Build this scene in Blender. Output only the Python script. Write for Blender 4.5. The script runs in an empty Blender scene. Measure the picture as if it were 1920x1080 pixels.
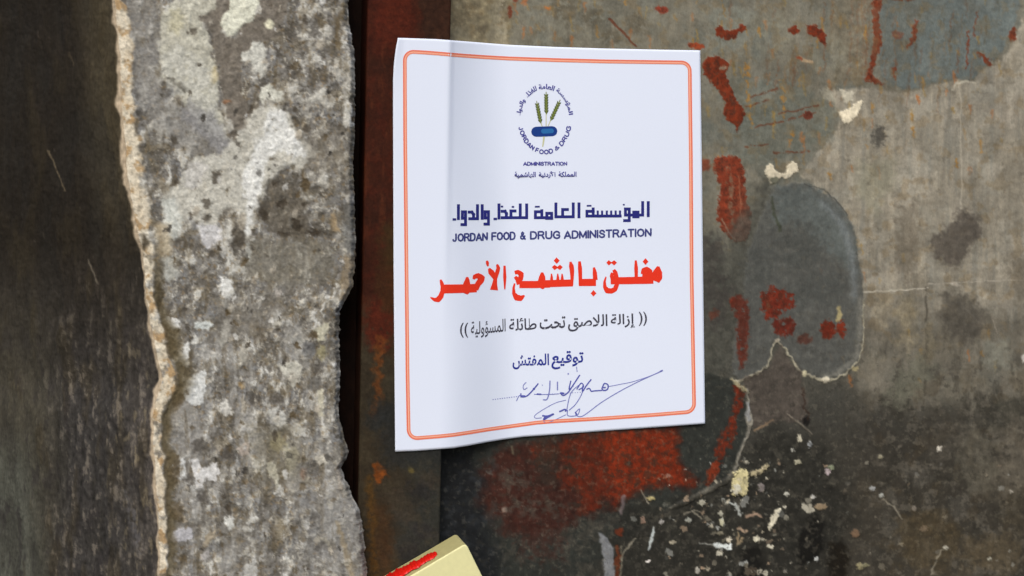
import bpy, math
import numpy as np
from mathutils import Vector, Matrix

sc = bpy.context.scene
# ------------------------------------------------------------------ camera
DIST, YAW, PITCH, ROLL = 0.85, math.radians(15), math.radians(2.4), math.radians(1.35)
LENS = 43.7
cam_data = bpy.data.cameras.new("camera")
cam = bpy.data.objects.new("camera", cam_data)
sc.collection.objects.link(cam)
sc.camera = cam
cam_data.lens = LENS
cam_data.sensor_width = 36
cam_data.clip_start = 0.01
cam_data.clip_end = 200
fwd = Vector((math.sin(YAW) * math.cos(PITCH), math.cos(YAW) * math.cos(PITCH), -math.sin(PITCH)))
CAM = -fwd * DIST
q = fwd.to_track_quat('-Z', 'Y')
Rm = q.to_matrix() @ Matrix.Rotation(ROLL, 3, 'Z')
cam.location = CAM
cam.rotation_euler = Rm.to_euler()
cam_data.dof.use_dof = True
cam_data.dof.focus_distance = 0.845
cam_data.dof.aperture_fstop = 7.0
Rn = np.array(Rm)
Cn = np.array(CAM)
FPX = 1920 * LENS / 36

# ------------------------------------------------------------------ sky and sun (soft overcast daylight from the upper left)
SUN_EL, SUN_AZ = math.radians(44), math.radians(-22)      # azimuth from the door normal, negative = left
sun_from = Vector((math.sin(SUN_AZ) * math.cos(SUN_EL), -math.cos(SUN_AZ) * math.cos(SUN_EL), math.sin(SUN_EL)))
world = bpy.data.worlds.new("World")
sc.world = world
world.use_nodes = True
wn = world.node_tree
bg = wn.nodes["Background"]
sky = wn.nodes.new("ShaderNodeTexSky")
sky.sky_type = 'NISHITA'
sky.sun_disc = False
sky.sun_elevation = SUN_EL
sky.sun_rotation = math.atan2(sun_from.x, sun_from.y)
sky.dust_density = 3.0
sky.air_density = 1.0
wn.links.new(sky.outputs[0], bg.inputs[0])
bg.inputs[1].default_value = 0.10
sun_data = bpy.data.lights.new("sun", 'SUN')
sun_data.energy = 1.4
sun_data.angle = math.radians(30)
sun_data.color = (1.0, 0.965, 0.91)
sun = bpy.data.objects.new("sun", sun_data)
sc.collection.objects.link(sun)
sun.rotation_euler = (-sun_from).to_track_quat('-Z', 'Y').to_euler()
sun.location = sun_from * 3
sc.view_settings.view_transform = 'Standard'
sc.view_settings.look = 'None'
sc.view_settings.exposure = 0.52
sc.view_settings.gamma = 1.0

# ------------------------------------------------------------------ geometry helpers
def rays(px, py):
    px = np.asarray(px, float); py = np.asarray(py, float)
    d = np.stack([(px - 960) / FPX, -(py - 540) / FPX, -np.ones_like(px)], -1)
    return d @ Rn.T

def to_plane(px, py, Y):
    d = rays(px, py)
    t = (Y - Cn[1]) / d[..., 1]
    return Cn + d * t[..., None]

def project(P):
    v = (P - Cn) @ Rn
    return 960 + FPX * v[..., 0] / -v[..., 2], 540 - FPX * v[..., 1] / -v[..., 2]

def lin(c):
    c = np.asarray(c, float) / 255.0
    return np.where(c <= 0.04045, c / 12.92, ((c + 0.055) / 1.055) ** 2.4)

def mesh_obj(name, V, F, mat, parent=None, col=None, smooth=True):
    me = bpy.data.meshes.new(name)
    V = np.asarray(V, np.float32)
    if isinstance(F, np.ndarray):
        n, k = F.shape
        me.vertices.add(len(V)); me.vertices.foreach_set("co", V.ravel())
        me.loops.add(n * k); me.loops.foreach_set("vertex_index", F.ravel().astype(np.int32))
        me.polygons.add(n)
        me.polygons.foreach_set("loop_start", np.arange(0, n * k, k, dtype=np.int32))
        me.polygons.foreach_set("loop_total", np.full(n, k, dtype=np.int32))
        me.update(calc_edges=True)
    else:
        me.from_pydata([tuple(map(float, v)) for v in V], [], F)
    me.validate()
    if smooth:
        me.polygons.foreach_set("use_smooth", np.ones(len(me.polygons), dtype=bool))
    if col is not None:
        a = me.color_attributes.new("Col", 'FLOAT_COLOR', 'POINT')
        c = np.ones((len(V), 4), np.float32); c[:, :3] = col
        a.data.foreach_set("color", c.ravel())
    me.materials.append(mat)
    o = bpy.data.objects.new(name, me)
    sc.collection.objects.link(o)
    if parent:
        o.parent = parent
    return o

def grid_faces(nr, nc):
    i = np.arange(nr * nc).reshape(nr, nc)
    return np.stack([i[:-1, :-1], i[1:, :-1], i[1:, 1:], i[:-1, 1:]], -1).reshape(-1, 4)

def tag(o, label, cat, group=None):
    o["label"] = label; o["category"] = cat
    if group: o["group"] = group

def empty(name, loc=(0, 0, 0)):
    o = bpy.data.objects.new(name, None)
    o.empty_display_size = 0.02
    o.location = loc
    sc.collection.objects.link(o)
    return o

# ------------------------------------------------------------------ noise
def _h(ix, iy, s):
    n = (ix.astype(np.int64) * 374761393 + iy.astype(np.int64) * 668265263 + s * 974634777) & 0xFFFFFFFF
    n = ((n ^ (n >> 13)) * 1274126177) & 0xFFFFFFFF
    n = (n ^ (n >> 16)) & 0xFFFFFFFF
    return n

def gn(x, y, s):
    xi = np.floor(x); yi = np.floor(y); fx = x - xi; fy = y - yi
    u = fx * fx * fx * (fx * (fx * 6 - 15) + 10); v = fy * fy * fy * (fy * (fy * 6 - 15) + 10)
    def g(dx, dy):
        a = _h(xi + dx, yi + dy, s) * (2 * math.pi / 4294967296.0)
        return np.cos(a) * (fx - dx) + np.sin(a) * (fy - dy)
    a = g(0, 0); b = g(1, 0); c = g(0, 1); d = g(1, 1)
    return (a + (b - a) * u + (c - a) * v + (a - b - c + d) * u * v) * 1.5

def fbm(x, y, scale, octv=4, s=0, gain=0.5, sx=1.0, sy=1.0):
    r = 0; a = 1; t = 0; f = 1.0 / scale
    for k in range(octv):
        r = r + a * gn(x * f / sx + 17.3 * k, y * f / sy - 9.1 * k, s * 31 + k); t += a; a *= gain; f *= 2.03
    return r / t * 1.6

def ss(a, b, x):
    t = np.clip((x - a) / (b - a), 0, 1)
    return t * t * (3 - 2 * t)

def poly_sd(x, y, P):
    P = np.asarray(P, float); d = np.full(x.shape, 1e9); inside = np.zeros(x.shape, bool)
    for i in range(len(P)):
        a = P[i]; b = P[(i + 1) % len(P)]
        e = b - a; wx = x - a[0]; wy = y - a[1]
        t = np.clip((wx * e[0] + wy * e[1]) / (e @ e + 1e-9), 0, 1)
        d = np.minimum(d, (wx - e[0] * t) ** 2 + (wy - e[1] * t) ** 2)
        c = (a[1] > y) != (b[1] > y)
        if abs(e[1]) > 1e-9:
            inside ^= c & (x < e[0] * (y - a[1]) / e[1] + a[0])
    d = np.sqrt(d)
    return np.where(inside, d, -d)

def line_d(x, y, P, W):
    P = np.asarray(P, float); W = np.broadcast_to(np.asarray(W, float), (len(P),)); best = np.full(x.shape, -1e9)
    for i in range(len(P) - 1):
        a = P[i]; b = P[i + 1]; e = b - a; wx = x - a[0]; wy = y - a[1]
        t = np.clip((wx * e[0] + wy * e[1]) / (e @ e + 1e-9), 0, 1)
        d = np.sqrt((wx - e[0] * t) ** 2 + (wy - e[1] * t) ** 2)
        best = np.maximum(best, (W[i] + (W[i + 1] - W[i]) * t) / 2 - d)
    return best

class Canvas:
    """colour and relief laid over a surface"""
    def __init__(s, x, y):
        s.x = x; s.y = y; s.c = np.zeros(x.shape + (3,)); s.h = np.zeros(x.shape); s.k = 0
    def _sub(s, P, pad):
        P = np.asarray(P, float)
        return np.nonzero((s.x > P[:, 0].min() - pad) & (s.x < P[:, 0].max() + pad) & (s.y > P[:, 1].min() - pad) & (s.y < P[:, 1].max() + pad))
    def _put(s, I, m, col, h, var):
        x = s.x[I]; y = s.y[I]; s.k += 1
        col = np.asarray(col, float)
        C = np.broadcast_to(col, x.shape + (3,)).copy()
        if var:
            C *= (1 + var * fbm(x, y, 14, 3, 50 + s.k))[..., None]
        s.c[I] = s.c[I] * (1 - m[..., None]) + C * m[..., None]
        s.h[I] = s.h[I] + h * m
    def blob(s, P, col, soft=3, warp=5, ws=14, a=1.0, h=0, var=0.12, hole=0, hs=12):
        I = s._sub(P, 30 + warp * 2)
        x = s.x[I]; y = s.y[I]
        if not len(x): return
        s.k += 1
        wx = x + warp * fbm(x, y, ws, 3, 100 + s.k, .6); wy = y + warp * fbm(x, y, ws, 3, 300 + s.k, .6)
        m = ss(-soft, soft, poly_sd(wx, wy, P)) * a
        if hole:
            m = m * ss(-hole - .25, -hole + .25, fbm(x, y, hs, 4, 500 + s.k, .6) - 0.0)
        s._put(I, m, col, h, var)
    def ell(s, cx, cy, rx, ry, col, ang=0, **k):
        t = np.linspace(0, 2 * math.pi, 12, endpoint=False); a = math.radians(ang)
        X = rx * np.cos(t); Y = ry * np.sin(t)
        s.blob(np.stack([cx + X * math.cos(a) - Y * math.sin(a), cy + X * math.sin(a) + Y * math.cos(a)], -1), col, **k)
    def line(s, P, W, col, soft=1.2, warp=2, ws=14, a=1.0, h=0, var=0.12, hole=0, hs=10):
        I = s._sub(P, 20 + np.max(W))
        x = s.x[I]; y = s.y[I]
        if not len(x): return
        s.k += 1
        wx = x + warp * fbm(x, y, ws, 3, 100 + s.k); wy = y + warp * fbm(x, y, ws, 3, 300 + s.k)
        m = ss(-soft, soft, line_d(wx, wy, P, W)) * a
        if hole:
            m = m * ss(-hole - .25, -hole + .25, fbm(x, y, hs, 3, 500 + s.k))
        s._put(I, m, col, h, var)
    def mix(s, m, col, h=0):
        col = np.asarray(col, float)
        s.c = s.c * (1 - m[..., None]) + col * m[..., None]; s.h = s.h + h * m

# ------------------------------------------------------------------ materials
def surf_mat(name, rough=0.8, spec=0.3, nscale=900, namt=0.12, bump=0.25, bdist=0.0004, stretch=(1, 1, 1), base=None, metallic=0.0, ns2=250):
    m = bpy.data.materials.new(name); m.use_nodes = True
    nt = m.node_tree; N = nt.nodes; L = nt.links
    b = N["Principled BSDF"]
    tc = N.new("ShaderNodeTexCoord"); mp = N.new("ShaderNodeMapping"); mp.inputs["Scale"].default_value = stretch
    L.new(tc.outputs["Object"], mp.inputs[0])
    n1 = N.new("ShaderNodeTexNoise"); n1.inputs["Scale"].default_value = nscale; n1.inputs["Detail"].default_value = 4
    n2 = N.new("ShaderNodeTexNoise"); n2.inputs["Scale"].default_value = ns2; n2.inputs["Detail"].default_value = 5
    L.new(mp.outputs[0], n1.inputs["Vector"]); L.new(mp.outputs[0], n2.inputs["Vector"])
    mr = N.new("ShaderNodeMapRange"); mr.inputs[1].default_value = 0.3; mr.inputs[2].default_value = 0.7
    mr.inputs[3].default_value = 1 - namt; mr.inputs[4].default_value = 1 + namt
    L.new(n1.outputs[0], mr.inputs[0])
    if base is None:
        at = N.new("ShaderNodeAttribute"); at.attribute_name = "Col"; src = at.outputs["Color"]
    else:
        rgb = N.new("ShaderNodeRGB"); rgb.outputs[0].default_value = (*lin(base), 1); src = rgb.outputs[0]
    mul = N.new("ShaderNodeVectorMath"); mul.operation = 'SCALE'
    L.new(src, mul.inputs[0]); L.new(mr.outputs[0], mul.inputs["Scale"])
    L.new(mul.outputs[0], b.inputs["Base Color"])
    b.inputs["Roughness"].default_value = rough
    b.inputs["Specular IOR Level"].default_value = spec
    b.inputs["Metallic"].default_value = metallic
    add = N.new("ShaderNodeMath"); add.operation = 'ADD'
    L.new(n1.outputs[0], add.inputs[0]); L.new(n2.outputs[0], add.inputs[1])
    bp = N.new("ShaderNodeBump"); bp.inputs["Strength"].default_value = bump; bp.inputs["Distance"].default_value = bdist
    L.new(add.outputs[0], bp.inputs["Height"]); L.new(bp.outputs[0], b.inputs["Normal"])
    return m

def ink_mat(name, col, rough=0.7):
    return surf_mat(name, rough, 0.2, 1500, 0.06, 0.0, 0.0001, base=col)

M_plaster = surf_mat("weathered_plaster", 0.95, 0.1, 700, 0.16, 0.35, 0.0005)
M_side = surf_mat("dark_render", 0.85, 0.12, 900, 0.22, 0.4, 0.0005, stretch=(1, 1, 0.35))
M_door = surf_mat("worn_painted_steel", 0.62, 0.14, 800, 0.10, 0.25, 0.0003, stretch=(1, 1, 0.6))
M_frame = surf_mat("rusty_steel", 0.75, 0.08, 700, 0.15, 0.3, 0.0003)
M_paper = surf_mat("printer_paper", 0.85, 0.15, 1200, 0.012, 0.05, 0.0001, base=(221, 229, 245))

# ------------------------------------------------------------------ grid coordinates (fine inside the view, coarser outside)
def axis(a, f0, f1, b, step, coarse):
    return np.unique(np.concatenate([np.arange(a, f0, coarse), np.arange(f0, f1, step), np.arange(f1, b + coarse, coarse)]))

Y_FRAME = -0.018
XSTEP = float(to_plane(835, 540, Y_FRAME)[0])      # frame / door step
XFL = float(to_plane(679, 540, Y_FRAME)[0])        # left edge of frame front

# ------------------------------------------------------------------ steel door
#DOOR#
def build_door():
    root = empty("steel_door", (float(to_plane(1500, 540, 0)[0]), 0, -0.35))
    tag(root, "worn grey steel door with red primer patches and white chips, behind the notice", "door"); root["kind"] = "thing"
    p0 = to_plane(820, 540, 0); mpp = 0.000366
    X = axis(XSTEP - 0.01, XSTEP - 0.008, 0.42, 0.75, 2 * mpp, 14 * mpp)
    Z = axis(-0.42, -0.225, 0.225, 0.42, 2 * mpp, 14 * mpp)
    XX, ZZ = np.meshgrid(X, Z[::-1])
    P = np.stack([XX, np.zeros_like(XX), ZZ], -1)
    px, py = project(P)
    cv = Canvas(px, py)
    x, y = px, py
    # broad colour fields
    n_big = fbm(x, y, 170, 4, 1); n_mid = fbm(x, y, 50, 4, 2); n_f = fbm(x, y, 16, 4, 3, .6)
    streak = fbm(x, y, 40, 4, 4, .55, sx=.35, sy=4)
    streak2 = fbm(x, y, 46, 4, 44, .5, sx=.35, sy=4)
    cv.c[:] = np.array((110, 107, 94))
    # bottom and left: dark soot
    low = ss(560, 900, y + 60 * n_big - 0.10 * (x - 1400))
    rightcol = ss(1560, 1640, x + 12 * n_mid)
    cv.mix(ss(-.15, .6, n_mid) * .45, (131, 125, 108))
    cv.mix(ss(0, .7, fbm(x, y, 70, 4, 5)) * .5, (96, 103, 98))
    cv.mix(ss(.05, .7, streak) * .35, (142, 132, 112))
    darkbase = np.clip(ss(640, 850, y + 50 * n_big), 0, 1)
    cv.mix(darkbase * .93, (52, 49, 43))
    mid_l = ss(420, 560, y + 40 * n_mid) * (1 - ss(1560, 1640, x))
    cv.mix(mid_l * .75, (63, 62, 56))
    # left edge of the door at top: khaki
    cv.blob([(800, -60), (960, -60), (958, 60), (950, 100), (800, 100)], (128, 118, 92), soft=8, warp=8, a=.8, var=.25)
    cv.line([(945, -30), (940, 40), (946, 100)], 16, (168, 160, 138), soft=7, a=.55, hole=.2)
    cv.blob([(965, -60), (1180, -60), (1170, 100), (970, 100)], (118, 116, 102), soft=14, warp=14, a=.6, var=.2, hole=.4, hs=40)
    for (a_, b_, r_) in ((880, 20, 22), (905, 60, 16), (1060, 15, 28), (1110, 30, 20), (1145, 70, 18), (1200, 45, 20), (860, 40, 12)):
        cv.ell(a_, b_, r_, r_ * .9, (84, 76, 60), soft=8, warp=10, a=.55, hole=.2)
    # pale bare patch, right side
    patch = [(1556, 172), (1600, 166), (1640, 167), (1680, 174), (1716, 172), (1745, 162), (1790, 150), (1826, 154), (1850, 128), (1878, 112),
             (1896, 90), (1910, 60), (1925, 10), (1945, -80), (2300, -120), (2500, 1300), (1590, 1300), (1600, 800), (1612, 640), (1616, 540), (1604, 440), (1570, 380), (1520, 345), (1500, 330), (1530, 290), (1560, 260), (1578, 225)]
    fade_ = 1 - ss(600, 780, y + 50 * n_mid + 40 * n_big)
    psd = poly_sd(x + 4 * fbm(x, y, 10, 3, 420), y + 4 * fbm(x, y, 10, 3, 421), patch)
    cv.mix(ss(-2.5, 2.5, psd) * fade_, np.array((140, 134, 119)) )
    inpatch = ss(-6, 6, psd) * fade_
    cv.mix(inpatch * ss(-.1, .6, fbm(x, y, 80, 4, 7)) * .5, (166, 158, 142))
    cv.mix(inpatch * ss(.0, .5, streak) * .4, (170, 162, 143))
    cv.mix(inpatch * ss(.1, .6, -streak) * .45, (118, 112, 98))
    cv.mix(inpatch * ss(.15, .6, streak2) * .35, (108, 110, 104))
    cv.mix(inpatch * ss(.1, .6, -streak2) * .30, (178, 168, 146))
    cv.mix(inpatch * ss(.1, .5, n_f) * .22, (116, 111, 99)); cv.mix(inpatch * ss(.0, .45, fbm(x, y, 70, 4, 410, .52)) * .5, (124, 119, 106)); cv.mix(inpatch * ss(.05, .4, fbm(x, y, 60, 4, 411, .5)) * .35, (170, 165, 150))
    cv.mix(inpatch * ss(430, 800, y + 90 * n_mid + 60 * n_big) * .96, (70, 66, 57))
    cv.mix(ss(1480, 1600, x + 30 * n_mid) * ss(760, 960, y + 40 * n_mid) * .8, (58, 54, 46))
    lr = ss(1560, 1700, x + 40 * n_mid) * ss(560, 760, y + 60 * n_big)
    cv.mix(lr * ss(-.05, .4, fbm(x, y, 66, 5, 401, .6)) * .45, (90, 87, 79)); cv.mix(lr * ss(.0, .4, fbm(x, y, 44, 5, 402, .6, sx=.7, sy=1.5)) * .5, (44, 42, 36)); cv.mix(lr * ss(.1, .45, fbm(x, y, 50, 4, 403, .6)) * .35, (70, 60, 44)); cv.mix(lr * ss(.12, .4, fbm(x, y, 24, 4, 404, .65)) * .4, (112, 106, 94))
    # upper right blue-grey and olive
    cv.blob([(1640, -80), (1925, -80), (1905, 40), (1890, 80), (1870, 108), (1842, 126), (1822, 148), (1790, 146), (1745, 156), (1700, 170), (1668, 160), (1648, 130), (1650, 60)],
            (99, 107, 104), soft=5, warp=6, var=.07, a=.95, h=.0001)
    cv.blob([(1650, -80), (1755, -80), (1748, 20), (1720, 70), (1700, 120), (1672, 150), (1652, 140)], (96, 98, 90), soft=10, warp=10, a=.55)
    cv.blob([(1560, -80), (1640, -80), (1630, 60), (1622, 130), (1590, 160), (1560, 160)], (118, 110, 92), soft=10, warp=10, a=.7, var=.2)
    cv.blob([(1350, 150), (1480, 150), (1560, 200), (1560, 260), (1480, 300), (1430, 320), (1380, 300)], (98, 103, 94), soft=14, warp=14, a=.6)
    cv.blob([(1320, 20), (1420, 20), (1400, 90), (1330, 100)], (122, 126, 116), soft=14, warp=18, a=.6)
    for (a_, b_, rx, ry) in ((1450, 60, 50, 40), (1550, 100, 40, 40), (1240, 20, 40, 18), (1460, 180, 35, 20), (1410, 420, 18, 34), (1380, 480, 20, 26), (1550, 210, 26, 18)):
        cv.ell(a_, b_, rx, ry, (124, 122, 106), soft=10, warp=14, a=.5, hole=.2, hs=30)
    # ochre dabs and drips
    rng = np.random.RandomState(5)
    for k in range(260):
        cx = rng.uniform(960, 1890); cy = rng.uniform(-20, 330) if k < 200 else rng.uniform(330, 720)
        if cy > 330 and cx < 1500: continue
        if cx < 1320 and cy > 85: continue
        L_ = rng.uniform(6, 24); w = rng.uniform(1.6, 5.5); dx = rng.uniform(-2, 5)
        cv.line([(cx, cy), (cx + dx, cy + L_)], [w, w * .5], [(160, 112, 44), (168, 96, 44), (148, 118, 58)][k % 3], soft=2.6, warp=3, ws=7, a=rng.uniform(.3, .8))
    # rust-brown drips on the upper right
    RED = (112, 45, 22)
    for P_, w in (([(1648, -20), (1642, 30), (1646, 80), (1636, 120), (1626, 150)], [18, 12, 15, 9, 7]),
                  ([(1628, 140), (1640, 150), (1654, 158)], [8, 12, 5]),
                  ([(1640, -10), (1700, -2), (1720, -6)], [12, 8, 5]),
                  ([(1718, 40), (1712, 75), (1700, 90)], [6, 9, 4]),
                  ([(1835, 100), (1848, 112), (1856, 122)], [6, 12, 5]),
                  ([(1815, 60), (1812, 130)], [3, 2]), ([(1832, 20), (1824, 70)], [1.6, 2]),
                  ([(1676, 130), (1678, 150)], [8, 3]), ([(1900, 55), (1897, 70)], [10, 12])):
        cv.line(P_, w, RED, soft=2.2, warp=4, ws=9, a=.88, h=.00008)
    cv.ell(1682, 66, 10, 8, (112, 72, 56), soft=3, a=.8)
    for xx in (1600, 1612, 1624, 1632):
        cv.line([(xx, -20), (xx - 4, 60), (xx - 8, 140)], 3, (112, 74, 50), soft=3, warp=4, a=.45, hole=.15)
    # thin brown drips and grime over the top of the panel
    for k in range(70):
        cx = rng.uniform(1340, 1900); cy = rng.uniform(-40, 140); L_ = rng.uniform(20, 90)
        cv.line([(cx, cy), (cx - rng.uniform(0, 5), cy + L_ * .5), (cx - rng.uniform(0, 9), cy + L_)], [1.5, rng.uniform(2, 5), 1], [(104, 62, 38), (84, 74, 54), (120, 84, 50)][k % 3], soft=2.5, warp=4, a=rng.uniform(.2, .55), hole=.3)
    up = ss(760, 560, y)
    cv.mix(up * ss(.05, .5, fbm(x, y, 36, 5, 430, .62)) * .30, (90, 84, 70)); cv.mix(up * ss(.05, .5, fbm(x, y, 48, 5, 431, .62)) * .24, (130, 130, 120)); cv.mix(up * ss(.15, .5, fbm(x, y, 30, 4, 432, .55)) * .28, (118, 98, 66))
    # primer blobs along the upper middle
    cv.blob([(1340, 52), (1352, 48), (1362, 60), (1376, 56), (1388, 46), (1398, 48), (1398, 56), (1384, 62), (1376, 74), (1360, 74), (1342, 66)], RED, soft=1.8, warp=4, ws=8, h=.0001)
    cv.ell(1488, 57, 10, 9, RED, soft=2, warp=4, ws=8, h=.0001)
    cv.blob([(1512, 46), (1530, 48), (1546, 62), (1550, 84), (1542, 84), (1530, 68), (1514, 66)], RED, soft=2, warp=4, ws=8, h=.0001)
    cv.ell(1241, 18, 13, 7, (132, 58, 40), ang=12, soft=2, warp=3, ws=8)
    cv.ell(1306, 86, 17, 6, (138, 62, 34), ang=8, soft=2, warp=3, ws=8)
    cv.line([(1144, 36), (1160, 52), (1178, 70), (1192, 86)], [5, 4, 4, 4], (96, 52, 34), soft=1.2, warp=2, a=.85)
    cv.ell(956, 22, 4.5, 12, (110, 60, 40), soft=2, warp=2, ws=8)
    cv.ell(966, 0, 5, 5, (126, 66, 44), soft=2, warp=2)
    cv.ell(1026, 15, 5, 5, (176, 104, 48), soft=2.5, a=.8); cv.ell(985, 2, 5, 8, (176, 104, 60), soft=2.5, a=.7)
    cv.line([(1498, 108), (1506, 114), (1522, 116)], [5, 8, 6], (186, 158, 122), soft=2, warp=3, a=.7)
    cv.ell(1500, 108, 5, 4, (130, 60, 36), soft=2, a=.8)
    cv.blob([(1318, 118), (1330, 106), (1346, 106), (1362, 112), (1366, 122), (1360, 138), (1370, 160), (1378, 184), (1394, 204), (1397, 216), (1388, 232), (1382, 250), (1378, 232), (1362, 226), (1356, 210), (1362, 192), (1350, 172), (1330, 150), (1320, 138)],
            RED, soft=1.6, warp=3.5, ws=9, h=.00015, var=.16)
    cv.ell(1356, 127, 8, 5, (142, 132, 112), soft=2, warp=3, ws=8, a=.8)
    cv.blob([(1316, 298), (1334, 300), (1330, 318), (1316, 320)], (120, 56, 36), soft=3, warp=4, a=.8)
    cv.blob([(1340, 296), (1366, 292), (1388, 298), (1396, 320), (1398, 370), (1408, 398), (1408, 430), (1396, 452), (1378, 454), (1358, 436), (1344, 412), (1346, 390), (1352, 350), (1340, 320)],
            (116, 50, 30), soft=2, warp=5, ws=9, h=.00015, var=.22)
    cv.line([(1366, 316), (1372, 360), (1372, 400), (1376, 430)], [7, 9, 6, 4], (110, 92, 74), soft=3, warp=5, a=.75, hole=.2)
    cv.line([(1385, 330), (1388, 380), (1392, 420)], [2.5, 3, 2.5], (150, 96, 70), soft=1.5, warp=4, a=.7)
    cv.line([(1354, 412), (1366, 436), (1378, 448)], [3, 2, 3], (150, 138, 118), soft=1.5, warp=3, a=.6)
    for P_ in ([(1408, 182), (1458, 166)], [(1400, 200), (1442, 187)], [(1462, 212), (1500, 206), (1534, 197)], [(1416, 238), (1478, 224), (1530, 212)], [(1400, 276), (1440, 272)], [(1452, 287), (1520, 283)]):
        cv.line(P_, 3.2, (98, 54, 34), soft=1.5, warp=3, a=.75, hole=.35)
    cv.ell(1515, 216, 9, 8, (110, 50, 34), soft=2, warp=4, ws=8, a=.9)
    for P_ in ([(1400, 120), (1404, 190), (1410, 240)], [(1466, 150), (1472, 220)], [(1486, 250), (1480, 270)]):
        cv.line(P_, 5, (166, 112, 40), soft=3, warp=5, a=.7, hole=.1)
    # cream chips
    CR = (214, 204, 178)
    cv.blob([(1432, 322), (1440, 308), (1448, 306), (1452, 318), (1464, 326), (1474, 322), (1476, 312), (1484, 302), (1496, 306), (1497, 322), (1484, 330), (1474, 336), (1462, 334), (1456, 344), (1444, 346), (1440, 332)], CR, soft=1.3, warp=2.5, ws=7, h=.0003, var=.1)
    cv.ell(1451, 338, 7, 7, (108, 108, 90), soft=1.5, warp=3, a=.9)
    cv.blob([(1574, 166), (1590, 172), (1602, 170), (1598, 190), (1588, 194), (1580, 184)], (190, 184, 164), soft=2, warp=3, ws=7, h=.0002)
    cv.blob([(1572, 210), (1586, 208), (1600, 198), (1612, 188), (1618, 190), (1608, 216), (1592, 230), (1584, 232)], CR, soft=1.6, warp=3, ws=7, h=.0003, var=.1)
    cv.blob([(1536, 170), (1550, 162), (1562, 176), (1568, 194), (1548, 186)], (160, 156, 138), soft=2.5, warp=5, a=.8)
    cv.line([(1786, 168), (1792, 156), (1812, 152), (1828, 156)], [5, 4, 5, 2], (182, 176, 158), soft=1.6, warp=2, a=.85)
    # long pale scratches
    cv.line([(1800, 160), (1801, 260), (1803, 360), (1796, 460)], [3, 2.4, 3, 2], (184, 176, 158), soft=1.6, warp=3, ws=30, a=.55)
    cv.line([(1620, 548), (1700, 543), (1740, 540)], [3.4, 2.6, 2], (186, 180, 164), soft=1.2, warp=2, a=.8)
    cv.line([(1740, 533), (1830, 528), (1930, 524)], [2, 1.8, 1.8], (160, 154, 140), soft=1.2, warp=2, a=.7)
    cv.ell(1788, 533, 8, 4, (188, 180, 166), soft=3, a=.6)
    cv.line([(1735, 540), (1737, 640), (1733, 760)], [4, 5, 3], (58, 54, 46), soft=2.5, warp=3, ws=30, a=.65, hole=.35)
    cv.line([(1812, 580), (1834, 604)], 3, (178, 170, 156), soft=1.4, warp=2, a=.7)
    cv.line([(1860, 595), (1870, 625)], 2, (150, 142, 126), soft=1.4, warp=2, a=.6)
    # dark stains on the pale patch
    cv.blob([(1640, 238), (1654, 236), (1662, 250), (1658, 272), (1644, 276), (1636, 262)], (76, 73, 66), soft=5, warp=7, ws=9, a=.9)
    cv.blob([(1798, 388), (1832, 402), (1842, 440), (1822, 462), (1806, 490), (1786, 502), (1752, 480), (1742, 450), (1776, 430), (1790, 410)], (82, 76, 68), soft=7, warp=10, ws=16, a=.85, var=.15)
    cv.blob([(1768, 556), (1800, 548), (1840, 570), (1852, 606), (1830, 640), (1790, 640), (1764, 600)], (76, 72, 64), soft=12, warp=14, ws=20, a=.8, var=.18)
    cv.blob([(1680, 380), (1720, 380), (1724, 470), (1700, 530), (1680, 500)], (104, 96, 82), soft=10, warp=14, a=.6)
    cv.blob([(1880, 280), (1920, 300), (1925, 420), (1900, 440), (1870, 340)], (118, 112, 98), soft=14, warp=14, a=.6)
    cv.blob([(1890, 480), (1930, 480), (1930, 560), (1895, 540)], (98, 92, 80), soft=14, warp=14, a=.7)
    cv.blob([(1840, 640), (1890, 636), (1896, 690), (1850, 692)], (122, 122, 110), soft=14, warp=14, a=.7)
    cv.blob([(1610, 300), (1680, 300), (1680, 340), (1640, 400), (1600, 360)], (128, 126, 106), soft=14, warp=14, a=.5)
    cv.blob([(1670, 720), (1720, 660), (1760, 690), (1700, 760), (1660, 760)], (98, 98, 84), soft=14, warp=16, a=.6)
    for (a_, b_, rx, ry, col) in ((1700, 600, 16, 60, (134, 124, 100)), (1650, 580, 18, 30, (140, 130, 108)), (1745, 640, 10, 40, (112, 104, 84)), (1880, 900, 60, 40, (84, 78, 66)),
                                  (1830, 860, 40, 70, (92, 88, 76)), (1900, 780, 40, 30, (58, 56, 48)), (1770, 820, 50, 50, (64, 60, 52)), (1905, 850, 30, 80, (98, 92, 80)),
                                  (1860, 1040, 60, 40, (84, 74, 56)), (1740, 1010, 60, 60, (72, 62, 44)), (1920, 960, 40, 50, (66, 60, 48))):
        cv.ell(a_, b_, rx, ry, col, soft=14, warp=22, ws=30, a=.6, var=.2)
    cv.blob([(1300, 420), (1360, 460), (1420, 330), (1470, 350), (1440, 700), (1380, 720), (1300, 720)], (70, 70, 63), soft=26, warp=24, ws=40, a=.8, var=.2)
    # smooth tongue-shaped film with a light outline
    tongue = [(1452, 352), (1480, 344), (1508, 343), (1540, 356), (1566, 376), (1588, 402), (1602, 436), (1608, 480), (1616, 520), (1618, 570), (1617, 630), (1612, 670), (1600, 690), (1578, 704), (1550, 714), (1528, 708), (1504, 696), (1488, 676), (1474, 656),
              (1462, 642), (1450, 642), (1445, 666), (1436, 690), (1412, 706), (1384, 712), (1372, 700), (1376, 640), (1392, 560), (1402, 480), (1420, 420), (1440, 376)]
    cv.blob(tongue, (82, 83, 79), soft=3.5, warp=4, ws=16, a=.82, var=.12, h=.00025)
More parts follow.
